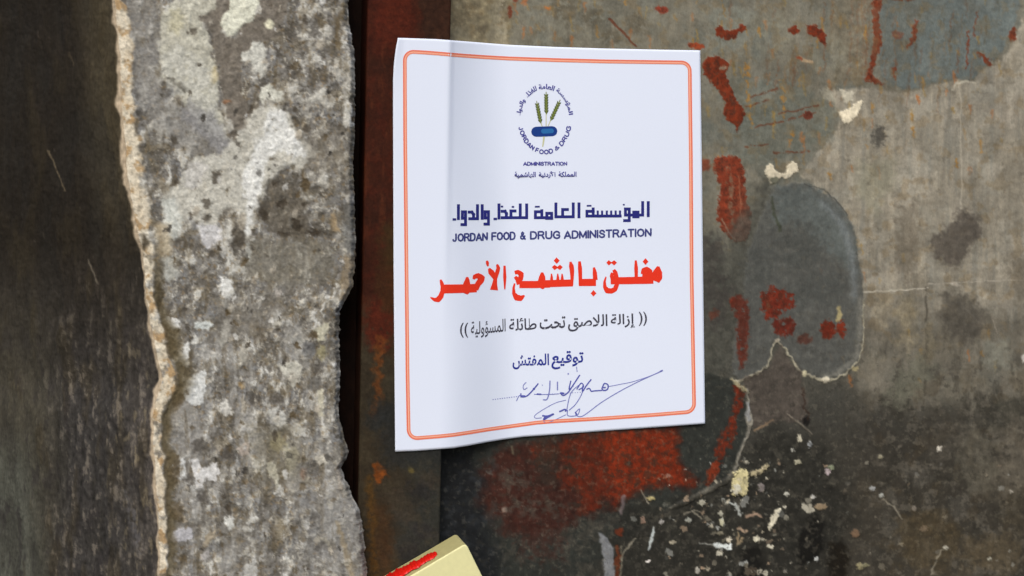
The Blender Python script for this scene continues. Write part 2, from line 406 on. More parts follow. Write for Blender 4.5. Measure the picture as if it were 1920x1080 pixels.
    cv.blob([(1452, 352), (1508, 345), (1560, 375), (1596, 430), (1606, 520), (1560, 480), (1500, 420), (1450, 420)], (90, 96, 93), soft=16, warp=16, a=.8, var=.12)
    cv.line([(1540, 380), (1572, 410), (1590, 450), (1598, 500), (1600, 560)], [8, 12, 12, 10, 6], (116, 122, 122), soft=7, warp=4, a=.7)
    cv.line([(1612, 560), (1611, 630), (1604, 672), (1570, 700), (1548, 706)], [8, 10, 10, 9, 6], (124, 122, 112), soft=5, warp=3, a=.7)
    cv.line([(1618, 560), (1618, 640), (1610, 678), (1580, 704), (1550, 715), (1520, 706), (1500, 696), (1482, 670), (1468, 650), (1458, 640), (1450, 644), (1446, 664), (1440, 684), (1420, 700), (1396, 712), (1376, 716)],
            [2.5, 2.5, 3.5, 4, 5, 4, 5, 3.6, 3.5, 4, 3, 4, 3.6, 6, 6, 5], (166, 160, 138), soft=1.5, warp=3, ws=12, a=.85, h=.0002, var=.2)
    cv.ell(1547, 712, 8, 6, (196, 188, 166), soft=2, warp=2, a=.9, h=.0002); cv.ell(1507, 700, 5, 6, (190, 182, 150), soft=2, warp=2, a=.9); cv.ell(1602, 690, 6, 4, (178, 166, 124), soft=2, a=.8)
    cv.ell(1455, 636, 6, 4, (170, 160, 140), soft=2, a=.8)
    cv.line([(1508, 345), (1545, 356), (1570, 378), (1588, 402)], [2, 2, 3, 2], (62, 62, 58), soft=1.4, warp=2, a=.7)
    cv.line([(1446, 372), (1452, 400), (1462, 432)], [4, 4, 8], (62, 66, 52), soft=2, warp=4, a=.8)
    for (a_, b_, rx, ry) in ((1340, 560, 30, 60), (1335, 470, 24, 30), (1420, 500, 30, 40), (1500, 460, 40, 50), (1480, 560, 40, 20), (1540, 540, 40, 30)):
        cv.ell(a_, b_, rx, ry, (62, 58, 54) if a_ < 1360 else (72, 74, 70), soft=12, warp=16, a=.65, hole=.3, hs=20)
    # primer inside and left of the tongue
    D = (112, 44, 28)
    cv.blob([(1428, 548), (1448, 538), (1470, 546), (1488, 552), (1490, 574), (1468, 584), (1456, 596), (1436, 598), (1428, 580)], (106, 40, 25), soft=3, warp=6, ws=9, var=.2, hole=.5)
    cv.blob([(1452, 600), (1478, 596), (1492, 606), (1486, 628), (1460, 630), (1448, 616)], (92, 37, 26), soft=3, warp=6, ws=9, var=.2, hole=.55)
    cv.ell(1552, 618, 14, 18, (98, 37, 22), soft=2.5, warp=5, ws=9, var=.2); cv.ell(1576, 616, 9, 16, (112, 44, 26), soft=2.5, warp=6, ws=8)
    cv.ell(1508, 636, 14, 10, (78, 44, 34), soft=4, warp=6, a=.8)
    cv.blob([(1374, 556), (1388, 552), (1402, 566), (1404, 610), (1398, 680), (1388, 690), (1380, 650), (1384, 600), (1372, 574)], (90, 40, 28), soft=4, warp=6, ws=12, a=.9, hole=.45)
    cv.ell(1338, 590, 10, 10, (90, 48, 34), soft=4, warp=6, a=.7); cv.ell(1376, 566, 8, 10, (112, 44, 28), soft=3, warp=4)
    cv.line([(1571, 576), (1574, 590), (1568, 602)], [5, 8, 4], (170, 156, 110), soft=2, warp=3, a=.8); cv.ell(1440, 574, 4, 10, (90, 60, 40), soft=3, a=.6)
    # dark field left of the ridge line, primer streak
    darkL = [(1330, 700), (1376, 716), (1392, 736), (1400, 760), (1404, 800), (1394, 830), (1382, 858), (1372, 890), (1350, 912), (1300, 930), (1240, 960), (1100, 1090), (820, 1150), (820, 700)]
    cv.blob(darkL, (44, 46, 42), soft=4, warp=4, var=.14, a=.95)
    cv.blob([(1388, 712), (1440, 690), (1462, 646), (1480, 676), (1504, 700), (1512, 745), (1516, 790), (1470, 790), (1430, 800), (1404, 800), (1404, 750)], (78, 71, 64), soft=4, warp=5, var=.14, a=.85)
    cv.line([(1382, 728), (1388, 748), (1376, 780), (1370, 810), (1354, 842), (1346, 866)], [16, 17, 12, 22, 24, 12], (96, 38, 22), soft=4, warp=8, ws=12, var=.25, hole=.4)
    cv.line([(1342, 872), (1334, 892), (1326, 906)], [16, 20, 10], (116, 46, 24), soft=3, warp=5, ws=10, var=.2)
    # ridge lines of the paint edge
    RL = (132, 128, 116)
    cv.line([(1372, 712), (1392, 728), (1402, 734)], [5, 9, 5], (158, 150, 120), soft=2, warp=4, ws=8, a=.9, h=.0003)
    cv.line([(1400, 728), (1402, 760), (1405, 790), (1404, 810), (1394, 832), (1384, 856), (1378, 884)], [3, 6, 10, 7, 5, 5, 6], RL, soft=1.8, warp=3, ws=12, a=.9, h=.0004, var=.25)
    cv.line([(1402, 756), (1402, 786)], 7, (144, 146, 146), soft=2, warp=3, a=.8, h=.0002)
    cv.line([(1378, 884), (1360, 902), (1338, 914), (1310, 928), (1286, 942), (1256, 952)], [8, 9, 10, 10, 9, 3], (116, 112, 100), soft=2.5, warp=3, ws=12, a=.85, h=.0004, var=.25)
    cv.line([(1412, 808), (1428, 800), (1448, 788)], [3, 6, 3], (142, 118, 92), soft=1.8, warp=3, ws=8, a=.8)
    cv.line([(1474, 776), (1496, 790), (1524, 816)], [2, 4, 2], (128, 120, 106), soft=1.2, warp=2, a=.8, h=.0002)
    cv.ell(1512, 790, 7, 9, (24, 22, 20), soft=2.5, warp=4); cv.line([(1506, 730), (1508, 760), (1516, 786)], [4, 5, 4], (48, 36, 28), soft=2, warp=5, a=.7)
    # large primer field under the notice
    cv.blob([(930, 846), (1000, 825), (1120, 812), (1272, 800), (1266, 842), (1276, 868), (1290, 890), (1310, 908), (1284, 920), (1250, 912), (1226, 914), (1190, 928), (1168, 944), (1150, 962), (1130, 950), (1110, 972), (1080, 968), (1050, 1000), (1020, 1010), (960, 1000), (900, 960), (880, 900)],
            (58, 30, 23), soft=16, warp=16, ws=26, a=.9, var=.25)
    cv.blob([(1000, 836), (1120, 812), (1272, 802), (1264, 842), (1272, 868), (1286, 890), (1306, 906), (1280, 914), (1246, 904), (1214, 910), (1180, 926), (1160, 940), (1130, 942), (1110, 960), (1090, 962), (1084, 920), (1050, 906), (1040, 890), (1060, 862), (1000, 862)],
            (90, 34, 18), soft=9, warp=16, ws=22, a=.95, var=.22)
    cv.blob([(1130, 812), (1270, 802), (1264, 842), (1272, 868), (1286, 892), (1304, 906), (1250, 906), (1212, 912), (1180, 922), (1150, 930), (1140, 880)], (118, 41, 18), soft=10, warp=14, ws=22, a=.85, var=.18)
    for k in range(46):
        cx = rng.uniform(930, 1250); cy = rng.uniform(840, 960)
        cv.ell(cx, cy, rng.uniform(2, 9), rng.uniform(2, 7), (50, 42, 34), soft=3, warp=7, ws=9, a=.6)
    cv.blob([(1002, 812), (1045, 822), (1045, 910), (1010, 910)], (50, 45, 38), soft=12, warp=16, a=.6)
    cv.line([(960, 836), (961, 850)], [4, 3], (110, 104, 84), soft=2, a=.6)
    # bluish-black soot beside the frame, with shade painted into the same colour
    cv.blob([(810, 830), (885, 832), (905, 900), (900, 960), (930, 1020), (950, 1120), (810, 1120)], (25, 27, 29), soft=22, warp=18, ws=40, a=.93, var=.2)
    cv.mix(ss(0.1, .7, fbm(x, y, 26, 4, 61)) * ss(960, 900, x) * ss(820, 860, y) * .45, (52, 56, 60))
    cv.ell(946, 955, 5, 5, (140, 124, 112), soft=2, warp=2, a=.85); cv.ell(917, 886, 6, 3, (84, 82, 76), soft=2.5, a=.7)
    for (a_, b_, rx, ry) in ((960, 900, 34, 20), (1000, 950, 60, 20), (1080, 1000, 60, 26), (1000, 1030, 70, 26), (1130, 980, 30, 14), (925, 960, 22, 16), (1090, 1060, 40, 20)):
        cv.ell(a_, b_, rx, ry, (72, 68, 60) if a_ > 950 else (56, 54, 50), soft=12, warp=20, ws=22, a=.6, hole=.1, hs=16)
    cv.blob([(970, 970), (1060, 980), (1050, 1050), (980, 1050)], (58, 32, 26), soft=18, warp=22, a=.55, hole=.2)
    # black field with white spatter
    blackF = [(1190, 935), (1250, 952), (1320, 925), (1378, 890), (1420, 800), (1500, 810), (1560, 860), (1600, 940), (1560, 1120), (1100, 1120), (1150, 1000)]
    cv.blob(blackF, (40, 39, 34), soft=22, warp=20, ws=40, a=.85, var=.25)
    cv.blob([(1514, 980), (1530, 966), (1546, 980), (1542, 1030), (1528, 1052), (1500, 1060), (1492, 1030)], (20, 19, 16), soft=6, warp=7, a=.95)
    cv.blob([(1556, 1020), (1580, 1012), (1592, 1040), (1588, 1110), (1552, 1110)], (26, 22, 15), soft=8, warp=8, a=.9)
    cv.blob([(1390, 1030), (1426, 1020), (1434, 1090), (1380, 1100)], (22, 21, 18), soft=10, warp=8, a=.9)
    cv.mix(ss(.22, .5, fbm(x, y, 24, 4, 71, .65)) * ss(0, 1, ss(-40, 20, poly_sd(x, y, blackF))) * .4, (84, 80, 70))
    SP = [(220, 214, 192), (190, 180, 156), (170, 172, 166), (164, 142, 118)]
    cv.blob([(1376, 886), (1390, 876), (1402, 884), (1404, 910), (1398, 930), (1384, 926), (1374, 930), (1370, 912)], (198, 188, 142), soft=2, warp=5, ws=7, h=.0004, var=.15)
    cv.ell(1380, 916, 8, 10, (206, 202, 180), soft=2, warp=5, ws=6, h=.0003)
    cv.line([(1410, 888), (1424, 884), (1438, 872)], [8, 9, 5], (176, 164, 130), soft=2, warp=4, ws=6, a=.9, h=.0003)
    cv.line([(1442, 992), (1450, 974), (1460, 956)], [5, 13, 8], (206, 200, 176), soft=2, warp=3, ws=7, h=.0003)
    cv.line([(1360, 940), (1378, 946), (1388, 964)], [5, 6, 8], (172, 176, 170), soft=2, warp=4, ws=7, a=.9)
    cv.line([(1310, 1018), (1342, 1022)], [2, 4], (150, 150, 142), soft=1.6, warp=3, a=.8); cv.line([(1342, 1022), (1368, 1025)], [8, 10], (206, 212, 208), soft=1.8, warp=3, ws=7)
    cv.line([(1226, 988), (1222, 1012), (1216, 1030)], [3, 8, 3], (182, 190, 188), soft=1.6, warp=2, a=.9); cv.ell(1216, 1051, 3.5, 3, (214, 208, 200), soft=1.4)
    cv.line([(1400, 968), (1418, 964), (1428, 970)], [5, 6, 3], (166, 140, 118), soft=2, warp=3, a=.85)
    cv.line([(1384, 990), (1398, 996)], [5, 7], (170, 146, 122), soft=2, warp=3, a=.85)
    cv.line([(1384, 1000), (1382, 1020), (1392, 1010)], [5, 6, 5], (156, 138, 108), soft=2, warp=4, a=.8)
    for (a_, b_, rx, ry, c_) in ((1499, 822, 5, 7, (190, 184, 162)), (1518, 833, 4, 7, (158, 162, 164)), (1496, 866, 8, 5, (168, 164, 140)), (1418, 1010, 6, 6, (214, 208, 184)), (1366, 1012, 6, 5, (206, 198, 176)),
                                 (1353, 978, 4, 8, (196, 192, 162)), (1524, 932, 5, 4, (214, 212, 202)), (1475, 926, 5, 4, (190, 188, 174)), (1553, 885, 6, 6, (196, 180, 182)), (1760, 842, 5, 7, (216, 210, 194)),
                                 (1530, 1048, 4, 4, (190, 192, 188)), (1472, 1071, 4, 3, (190, 184, 172)), (1773, 1028, 6, 4, (200, 196, 178)), (1855, 1048, 5, 3, (160, 158, 142)), (1651, 857, 5, 5, (150, 144, 120)),
                                 (1540, 950, 12, 6, (144, 126, 100)), (1612, 1062, 5, 8, (150, 142, 108)), (1622, 1060, 9, 3, (128, 124, 96)), (1307, 1070, 4, 7, (176, 172, 160)), (1350, 1000, 7, 4, (124, 118, 100)),
                                 (1427, 914, 6, 9, (132, 124, 120)), (1636, 916, 6, 4, (150, 152, 150)), (1653, 930, 4, 5, (166, 168, 160)), (1714, 953, 4, 5, (124, 116, 104)), (1604, 1000, 8, 8, (112, 90, 70)),
                                 (1315, 942, 7, 6, (176, 172, 154)), (1290, 975, 6, 5, (156, 158, 148)), (1240, 978, 4, 5, (160, 156, 150)), (1350, 962, 5, 5, (168, 166, 150)), (1920, 672, 5, 8, (190, 186, 178)), (1558, 876, 6, 4, (132, 138, 112)),
                                 (1896, 922, 4, 3, (160, 154, 140)), (1850, 890, 3, 3, (150, 140, 120)), (1486, 844, 3, 3, (160, 160, 150)), (1206, 975, 5, 7, (136, 112, 96)), (1220, 934, 8, 4, (170, 158, 110))):
        cv.ell(a_, b_, rx, ry, c_, soft=1.7, warp=3, ws=6, a=.9, h=.0002)
    for P_ in ([(1655, 936), (1676, 950), (1692, 972)], [(1300, 960), (1316, 974)], [(1766, 1032), (1752, 1056), (1746, 1080)], [(1284, 964), (1300, 956), (1310, 958)], [(1190, 1010), (1172, 1030), (1166, 1050)], [(1202, 920), (1216, 944)]):
        cv.line(P_, [2.5, 3.2, 2][:len(P_)], (140, 134, 118), soft=1.4, warp=3, a=.75)
    for k in range(230):
        t = rng.rand()
        cx = rng.normal(1380, 75) if t < .6 else rng.uniform(1180, 1900); cy = rng.uniform(860, 1100)
        if cx < 1150: continue
        r = rng.gamma(2, .8) + .6
        cv.ell(cx, cy, r * rng.uniform(.8, 1.8), r, SP[k % 4], ang=rng.uniform(-60, 60), soft=1.4, warp=3, ws=6, a=rng.uniform(.3, .85) * (1 if t < .6 else .5))
    # silver strip with rust at the bottom
    cv.blob([(1122, 1000), (1132, 1002), (1142, 1014), (1150, 1030), (1154, 1100), (1134, 1100), (1130, 1040)], (122, 124, 126), soft=2.5, warp=3, ws=14, a=.92, h=.0003, var=.1)
    cv.line([(1158, 1028), (1158, 1060), (1156, 1100)], [7, 12, 7], (100, 50, 28), soft=2.5, warp=4, a=.85, hole=.6)
    cv.line([(1166, 1024), (1164, 1070), (1162, 1100)], [3, 4, 4], (136, 130, 112), soft=2, warp=3, a=.6, hole=.3); cv.ell(1160, 996, 9, 8, (110, 48, 26), soft=3, warp=5, a=.85); cv.line([(1168, 932), (1165, 962)], [7, 8], (116, 104, 104), soft=2.5, warp=3, a=.75)
    # general grain
    redm = np.clip((cv.c[..., 0] - 1.75 * cv.c[..., 1]) / 20, 0, 1)
    cv.mix(redm * ss(.05, .42, fbm(x, y, 22, 5, 440, .66)) * .45, (58, 34, 25)); cv.mix(redm * ss(.15, .4, fbm(x, y, 9, 3, 441, .66)) * .4, (66, 40, 28))
    sfade = ss(1950, 1500, x)
    cv.c *= (1 + (.10 - .03 * up) * fbm(x, y, 10, 4, 8, .7) + .07 * fbm(x, y, 110, 3, 9) + .035 * fbm(x, y, 18, 3, 10, .6, sx=.5, sy=4))[..., None]
    dk = ss(700, 900, y)
    cv.mix(ss(.30, .55, fbm(x, y, 12, 3, 12, .7)) * (.10 + .12 * ss(600, 760, y)), (128, 122, 106))
    cv.mix(ss(.34, .55, fbm(x, y, 18, 4, 13, .7)) * (.12 + .28 * ss(600, 760, y)), (44, 42, 36))
    P[..., 1] -= cv.h * 2.4 + .00025 * fbm(x, y, 60, 3, 14) + .0001 * fbm(x, y, 12, 3, 15) + .0008 * fbm(x, y, 500, 2, 16)
    nr, nc = XX.shape
    # thickness: fold the sheet edges back
    back = P.copy()
    mesh_obj("door_panel", P.reshape(-1, 3), grid_faces(nr, nc), M_door, root, lin(np.clip(cv.c, 8, 245)).reshape(-1, 3))
    # folded rear edge of the leaf: rails behind the sheet
    x0, x1, z0, z1 = X[0], X[-1], Z[0], Z[-1]
    for (a0, a1, b0, b1) in ((x0 + .02, x1, z0, z0 + .003), (x0 + .02, x1, z1 - .003, z1), (x1 - .003, x1, z0 + .0031, z1 - .0031)):
        V = [(xx, yy, zz) for yy in (.003, .035) for zz in (b0, b1) for xx in (a0, a1)]
        F = [(0, 1, 3, 2), (4, 6, 7, 5), (0, 4, 5, 1), (2, 3, 7, 6), (0, 2, 6, 4), (1, 5, 7, 3)]
        mesh_obj("folded_edge", V, F, M_rail, root, smooth=False)
M_rail = surf_mat("dark_steel", 0.6, 0.3, 500, 0.2, 0.2, 0.0003, base=(62, 60, 55))
def reparent_keep():
    # children meshes were written in world coordinates: cancel the location of their empty
    bpy.context.view_layer.update()
    for o in sc.objects:
        if o.parent and o.parent.type == 'EMPTY':
            o.matrix_parent_inverse = o.parent.matrix_world.inverted()
build_door()

# ------------------------------------------------------------------ door frame post
def build_frame():
    root = empty("door_frame", (XFL + .03, Y_FRAME, -0.35))
    tag(root, "rusty brown steel door frame post between the plaster wall and the door", "door frame"); root["kind"] = "thing"
    mpp = .000366
    Z = axis(-.42, -.225, .225, .42, 2 * mpp, 14 * mpp)[::-1]
    r = .0016
    # profile: recess floor, side, rounded corner, front, rounded corner, right side
    prof = []
    prof += [(XFL, yy) for yy in np.linspace(.012, Y_FRAME + r, 14)]
    prof += [(XFL + r - r * math.cos(t), Y_FRAME + r - r * math.sin(t)) for t in np.linspace(.2, 1.37, 5)]
    prof += [(xx, Y_FRAME) for xx in np.arange(XFL + r, XSTEP - r, 1.8 * mpp)]
    prof += [(XSTEP - r + r * math.sin(t), Y_FRAME + r - r * math.cos(t)) for t in np.linspace(.2, 1.5, 5)]
    prof += [(XSTEP, yy) for yy in np.linspace(Y_FRAME + r, .012, 8)]
    prof = np.array(prof)
    XX = np.repeat(prof[None, :, 0], len(Z), 0); YY = np.repeat(prof[None, :, 1], len(Z), 0); ZZ = np.repeat(Z[:, None], len(prof), 1)
    P = np.stack([XX, YY, ZZ], -1)
    x, y = project(P)
    # straighten: u across the front 0..1
    u = (XX - XFL) / (XSTEP - XFL)
    cv = Canvas(x, y)
    cv.c[:] = (56, 27, 17)
    nb = fbm(x, y, 90, 4, 21); nf = fbm(x, y, 22, 4, 22, .6)
    cv.mix(ss(-.2, .6, nf) * .5, (74, 30, 18))
    cv.mix(ss(.1, .7, -nb) * .4, (40, 24, 17)); cv.mix(ss(.0, .5, fbm(x, y, 46, 5, 460, .6, sx=.5, sy=2)) * .5, (84, 42, 24))
    # top: brighter red in the middle, dark brown right of it
    cv.blob([(700, -60), (775, -60), (780, 40), (770, 90), (700, 90)], (74, 29, 17), soft=18, warp=14, a=.75, var=.15)
    cv.blob([(785, -60), (850, -60), (850, 90), (790, 90)], (52, 33, 23), soft=10, warp=8, a=.9, var=.2)
    cv.blob([(640, -60), (700, -60), (690, 90), (640, 90)], (48, 16, 10), soft=14, warp=10, a=.7)
    # middle: brown, then green-black at the right edge from y 420
    cv.blob([(708, 440), (760, 400), (760, 760), (700, 760), (715, 640), (705, 540)], (56, 38, 20), soft=12, warp=12, a=.6, hole=.5, hs=40)
    cv.blob([(720, 420), (760, 420), (760, 500), (724, 500)], (54, 40, 22), soft=12, warp=10, a=.8)
    lowm = ss(600, 700, y + 40 * nb + 30 * nf + 30 * (1 - u))
    cv.mix(lowm * .95, (50, 44, 33))
    cv.mix(lowm * ss(.3, .75, u + .25 * nb) * .9, (45, 46, 42))
    cv.mix(lowm * ss(-.1, .5, fbm(x, y, 30, 4, 25)) * .4, (62, 56, 42))
    cv.blob([(700, 560), (740, 600), (724, 660), (690, 650), (684, 600)], (76, 30, 18), soft=10, warp=12, a=.85, hole=.6)
    cv.line([(716, 640), (708, 680), (710, 740), (700, 780)], [20, 14, 12, 5], (104, 58, 26), soft=6, warp=8, a=.75, hole=.5)
    cv.line([(700, 790), (720, 780)], [30, 30], (36, 37, 36), soft=14, warp=10, a=.8)
    cv.line([(706, 872), (714, 888), (706, 906)], [10, 22, 6], (120, 62, 22), soft=5, warp=8, a=.85)
    cv.line([(692, 900), (698, 960), (700, 1020), (704, 1090)], [10, 16, 14, 14], (84, 58, 24), soft=8, warp=7, a=.75, hole=.5)
    cv.line([(716, 960), (722, 1040), (726, 1090)], [30, 26, 20], (64, 44, 26), soft=14, warp=10, a=.7)
    cv.blob([(700, 750), (860, 760), (850, 860), (720, 880)], (38, 39, 38), soft=18, warp=14, a=.75)
    cv.line([(843, 848), (846, 940), (850, 1090)], 16, (49, 50, 46), soft=5, warp=3, a=.75)
    cv.ell(771, 883, 4, 5, (96, 84, 46), soft=2.5, a=.8)
    for k, (a_, b_) in enumerate(((790, 920), (760, 960), (800, 1000), (740, 930), (775, 1040), (815, 900))):
        cv.ell(a_, b_, 26, 18, (60, 52, 42) if k % 2 else (40, 38, 38), soft=12, warp=18, a=.6)
    # side face: darker brown
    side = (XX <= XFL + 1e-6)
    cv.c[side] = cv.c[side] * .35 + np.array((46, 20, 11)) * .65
    cv.c *= (1 + .14 * fbm(x, y, 8, 4, 26, .7) + .08 * fbm(x, y, 60, 3, 27))[..., None]
    N_front = ((YY < Y_FRAME + .0001)).astype(float)
    P[..., 1] -= (.00012 * fbm(x, y, 14, 3, 28) + .0002 * fbm(x, y, 70, 2, 29)) * N_front
    mesh_obj("post_profile", P.reshape(-1, 3), grid_faces(*XX.shape), M_frame, root, lin(np.clip(cv.c, 6, 240)).reshape(-1, 3))
    # recessed rear flange left of the post, running behind the plaster
    xs = np.linspace(XFL - .055, XFL, 40); zz = np.linspace(-.42, .42, 160)[::-1]
    A, B = np.meshgrid(xs, zz); Q = np.stack([A, np.full_like(A, .008) + .0004 * fbm(A * 2700, B * 2700, 60, 3, 33), B], -1)
    n = fbm(A * 2700, B * 2700, 30, 4, 31)
    c = np.array((26, 15, 10)) * (1 + .4 * n)[..., None]
    mesh_obj("rear_flange", Q.reshape(-1, 3), grid_faces(*A.shape), M_frame, root, lin(np.clip(c, 4, 200)).reshape(-1, 3))
build_frame()

# ------------------------------------------------------------------ plaster wall
EDGE = np.array([(-300, 655), (0, 655), (40, 656), (75, 664), (120, 668), (250, 668), (300, 664), (360, 667), (450, 669), (500, 668), (540, 663), (562, 652), (580, 640), (640, 638), (700, 640), (770, 637), (800, 641), (820, 648), (850, 655), (866, 652), (880, 642), (900, 648), (930, 662), (960, 676), (1000, 684), (1050, 688), (1090, 692), (1400, 700)], float)
RIDGE = np.array([(-300, 214), (0, 216), (60, 222), (120, 226), (200, 230), (280, 236), (340, 242), (400, 252), (450, 262), (500, 272), (560, 276), (620, 286), (680, 298), (710, 306), (740, 296), (780, 287), (850, 290), (950, 297), (1080, 301), (1400, 305)], float)
RW = np.array([(-300, 30), (0, 14), (40, 44), (90, 38), (140, 26), (200, 36), (260, 32), (340, 44), (400, 46), (440, 34), (480, 28), (540, 18), (600, 26), (680, 40), (712, 48), (740, 34), (780, 20), (900, 22), (1080, 18), (1400, 18)], float)
def build_wall():
    root = empty("plaster_wall", (float(to_plane(300, 540, -.035)[0]), -.035, -.35))
    tag(root, "mottled plaster wall with peeling cream paint and dark side, left of door frame", "wall"); root["kind"] = "thing"
    py_ = axis(-260, -20, 1100, 1340, 2.0, 16)
    cols_f = np.concatenate([np.linspace(0, 1, 190)])            # front: ridge centre -> edge
    ys = py_
    jag = 3.2 * fbm(ys, ys * 0, 22, 4, 41, .65) + 1.2 * fbm(ys, ys * 0, 6, 2, 42)
    xe = np.interp(ys, EDGE[:, 0], EDGE[:, 1]) + jag
    xr = np.interp(ys, RIDGE[:, 0], RIDGE[:, 1]) + 2.5 * fbm(ys, ys * 0 + 50, 30, 3, 43)
    rw = 1.25 * np.interp(ys, RW[:, 0], RW[:, 1]) * (.98 + .30 * fbm(ys, ys * 0 + 9, 40, 3, 44, .5))
    YW = -.035
    # ---------------- front face
    px = xr[:, None] + (xe - xr)[:, None] * cols_f[None, :]
    py = np.repeat(ys[:, None], px.shape[1], 1)
    P = to_plane(px, py, YW)
    cv = Canvas(px, py); x, y = px, py
    wx = x + 5 * fbm(x, y, 30, 3, 51); wy = y + 5 * fbm(x, y, 30, 3, 52)
    a1 = fbm(wx, wy, 120, 4, 53); a2 = fbm(wx, wy, 44, 5, 54, .62, sx=.85, sy=1.2); a3 = fbm(wx, wy, 30, 6, 55, .66, sx=.85, sy=1.15); a4 = fbm(wx, wy, 70, 5, 56, .65)
    a5 = fbm(x, y, 12, 4, 59, .66); a6 = fbm(x + 300, y, 30, 5, 60, .66)
    top = ss(640, 300, y)
    def reg(P, soft=40): return ss(-soft, soft, poly_sd(x, y, P))
    clump = .22 * reg([(480, 560), (640, 560), (640, 810), (500, 810)]) + .20 * reg([(560, 960), (690, 980), (690, 1100), (560, 1100)]) + .12 * reg([(300, 330), (470, 300), (470, 540), (300, 560)]) + .10 * reg([(540, 20), (650, 20), (650, 330), (540, 330)]) - .10
    cv.c[:] = (123, 120, 113)
    cv.mix(ss(-.1, .5, a4) * .65, (146, 144, 137))
    cv.mix(ss(.0, .5, -a4) * .50, (104, 97, 82))
    cv.mix(ss(.05, .5, fbm(wx, wy, 50, 5, 57, .65)) * .50, (134, 118, 84))
    cv.mix(ss(.05, .45, fbm(wx, wy, 40, 5, 58, .65)) * .60, (121, 124, 128))
    cv.mix(ss(-.05, .35, a6) * .35, (104, 97, 88))
    # dark pits, then crisp pale flecks gathered in clumps
    cv.mix(ss(.10, .30, -a3 - .45 * a2 - .2 * clump) * .50, (82, 75, 63), h=-.0010)
    cv.mix(ss(.30, .48, -a5 - .4 * a2) * .45, (66, 60, 50), h=-.0006)
    fl = a3 * .8 + .75 * a2 + .8 * clump
    cv.mix(ss(.10, .34, fl) * .60, (160, 156, 144), h=.0003)
    cv.mix(ss(.32, .46, fl + .25 * a5) * .85, (202, 203, 196), h=.0008)
    cv.mix(ss(.34, .46, a5 + .5 * a2 + .8 * clump) * .6, (192, 186, 168), h=.0006)
    cv.mix(ss(.32, .5, fbm(x, y, 12, 4, 61, .65)) * .5, (140, 112, 70))
    lightish = ss(.05, .40, a2 + .25 * a1 + .12 * (top - .7))
    cv.mix(lightish * .60 * (.3 + .7 * top), (184, 181, 168))
    cv.mix(ss(.0, .5, fbm(x, y, 130, 3, 450, .5)) * ss(500, 640, y) * .35, (104, 98, 86)); cv.mix(ss(.05, .5, fbm(x, y, 110, 3, 451, .5, sx=.6, sy=1.6)) * ss(500, 640, y) * .55, (158, 157, 152))
    cv.mix(ss(.12, .45, fbm(x, y, 36, 4, 452, .6, sx=.5, sy=2.2)) * ss(560, 700, y) * .32, (186, 186, 180), h=.0003); cv.mix(ss(.2, .5, fbm(x, y, 30, 4, 453, .6, sx=.6, sy=1.8)) * .4, (96, 80, 52))
    LC = (203, 202, 182); LW = (216, 218, 213); LG = (176, 176, 168)
    # upper light paint fields (cream), brown peeled channel
    cv.blob([(300, 40), (320, 10), (410, -60), (405, 30), (380, 36), (388, 70), (402, 120), (412, 150), (408, 200), (420, 230), (428, 260), (400, 262), (372, 236), (340, 180), (306, 140), (296, 90)], (190, 188, 168), soft=4, warp=9, ws=20, a=.9, h=.0006, var=.12)
    cv.blob([(296, 120), (330, 80), (400, 130), (408, 200), (420, 245), (400, 250), (360, 190), (320, 170)], (184, 184, 172), soft=8, warp=12, a=.7, hole=.4, hs=20)
    cv.ell(330, 40, 16, 24, (194, 186, 140), soft=8, warp=10, a=.5); cv.ell(402, 140, 8, 16, (196, 178, 124), soft=5, warp=6, a=.6)
    cv.blob([(434, -60), (492, -60), (484, 10), (474, 34), (452, 50), (440, 66), (428, 66), (414, 48), (418, 28), (430, 20)], (212, 213, 190), soft=2.5, warp=4, ws=12, h=.0008, var=.05)
    cv.blob([(416, -60), (434, -60), (430, 18), (420, 26), (412, 60), (440, 72), (456, 46), (490, 20), (500, -60), (560, -60), (520, 70), (480, 78), (470, 92), (450, 130), (452, 170), (466, 200), (470, 228), (456, 244), (438, 244), (426, 210), (416, 170), (410, 120), (396, 60), (370, 30), (404, 20)],
            (116, 107, 94), soft=3, warp=6, ws=16, a=.9, h=-.0008, var=.12)
    cv.blob([(434, -60), (492, -60), (482, 14), (472, 38), (452, 48), (440, 66), (428, 66), (414, 48), (418, 28), (430, 20)], (212, 213, 190), soft=2.5, warp=4, ws=12, h=.0006, var=.05)
    cv.ell(505, 46, 9, 10, (206, 202, 170), soft=2.5, warp=3, h=.0006)
    cv.blob([(472, 78), (492, 80), (500, 92), (498, 128), (490, 150), (480, 130), (470, 118), (450, 112), (452, 98), (468, 96)], (192, 192, 180), soft=2.5, warp=5, ws=12, h=.0008)
    cv.blob([(492, 164), (506, 158), (518, 170), (530, 170), (530, 186), (516, 190), (500, 184), (490, 192), (484, 180)], (196, 196, 180), soft=3, warp=5, ws=10, h=.0006)
    cv.ell(424, 192, 7, 5, (150, 100, 64), soft=3, a=.8)
    # left grey band beside the ridge
    cv.blob([(232, 0), (300, 0), (300, 80), (292, 130), (300, 180), (350, 210), (400, 250), (430, 270), (410, 300), (360, 290), (300, 240), (262, 200), (248, 140), (246, 60)], (140, 138, 132), soft=8, warp=10, a=.65, hole=.5, hs=30)
    cv.blob([(352, 190), (390, 205), (420, 240), (440, 280), (410, 286), (372, 250), (340, 220)], (136, 136, 138), soft=8, warp=8, a=.7)
    cv.line([(315, 146), (335, 158), (350, 172)], [7, 7, 6], (96, 92, 80), soft=3, warp=5, a=.7, h=-.0006)
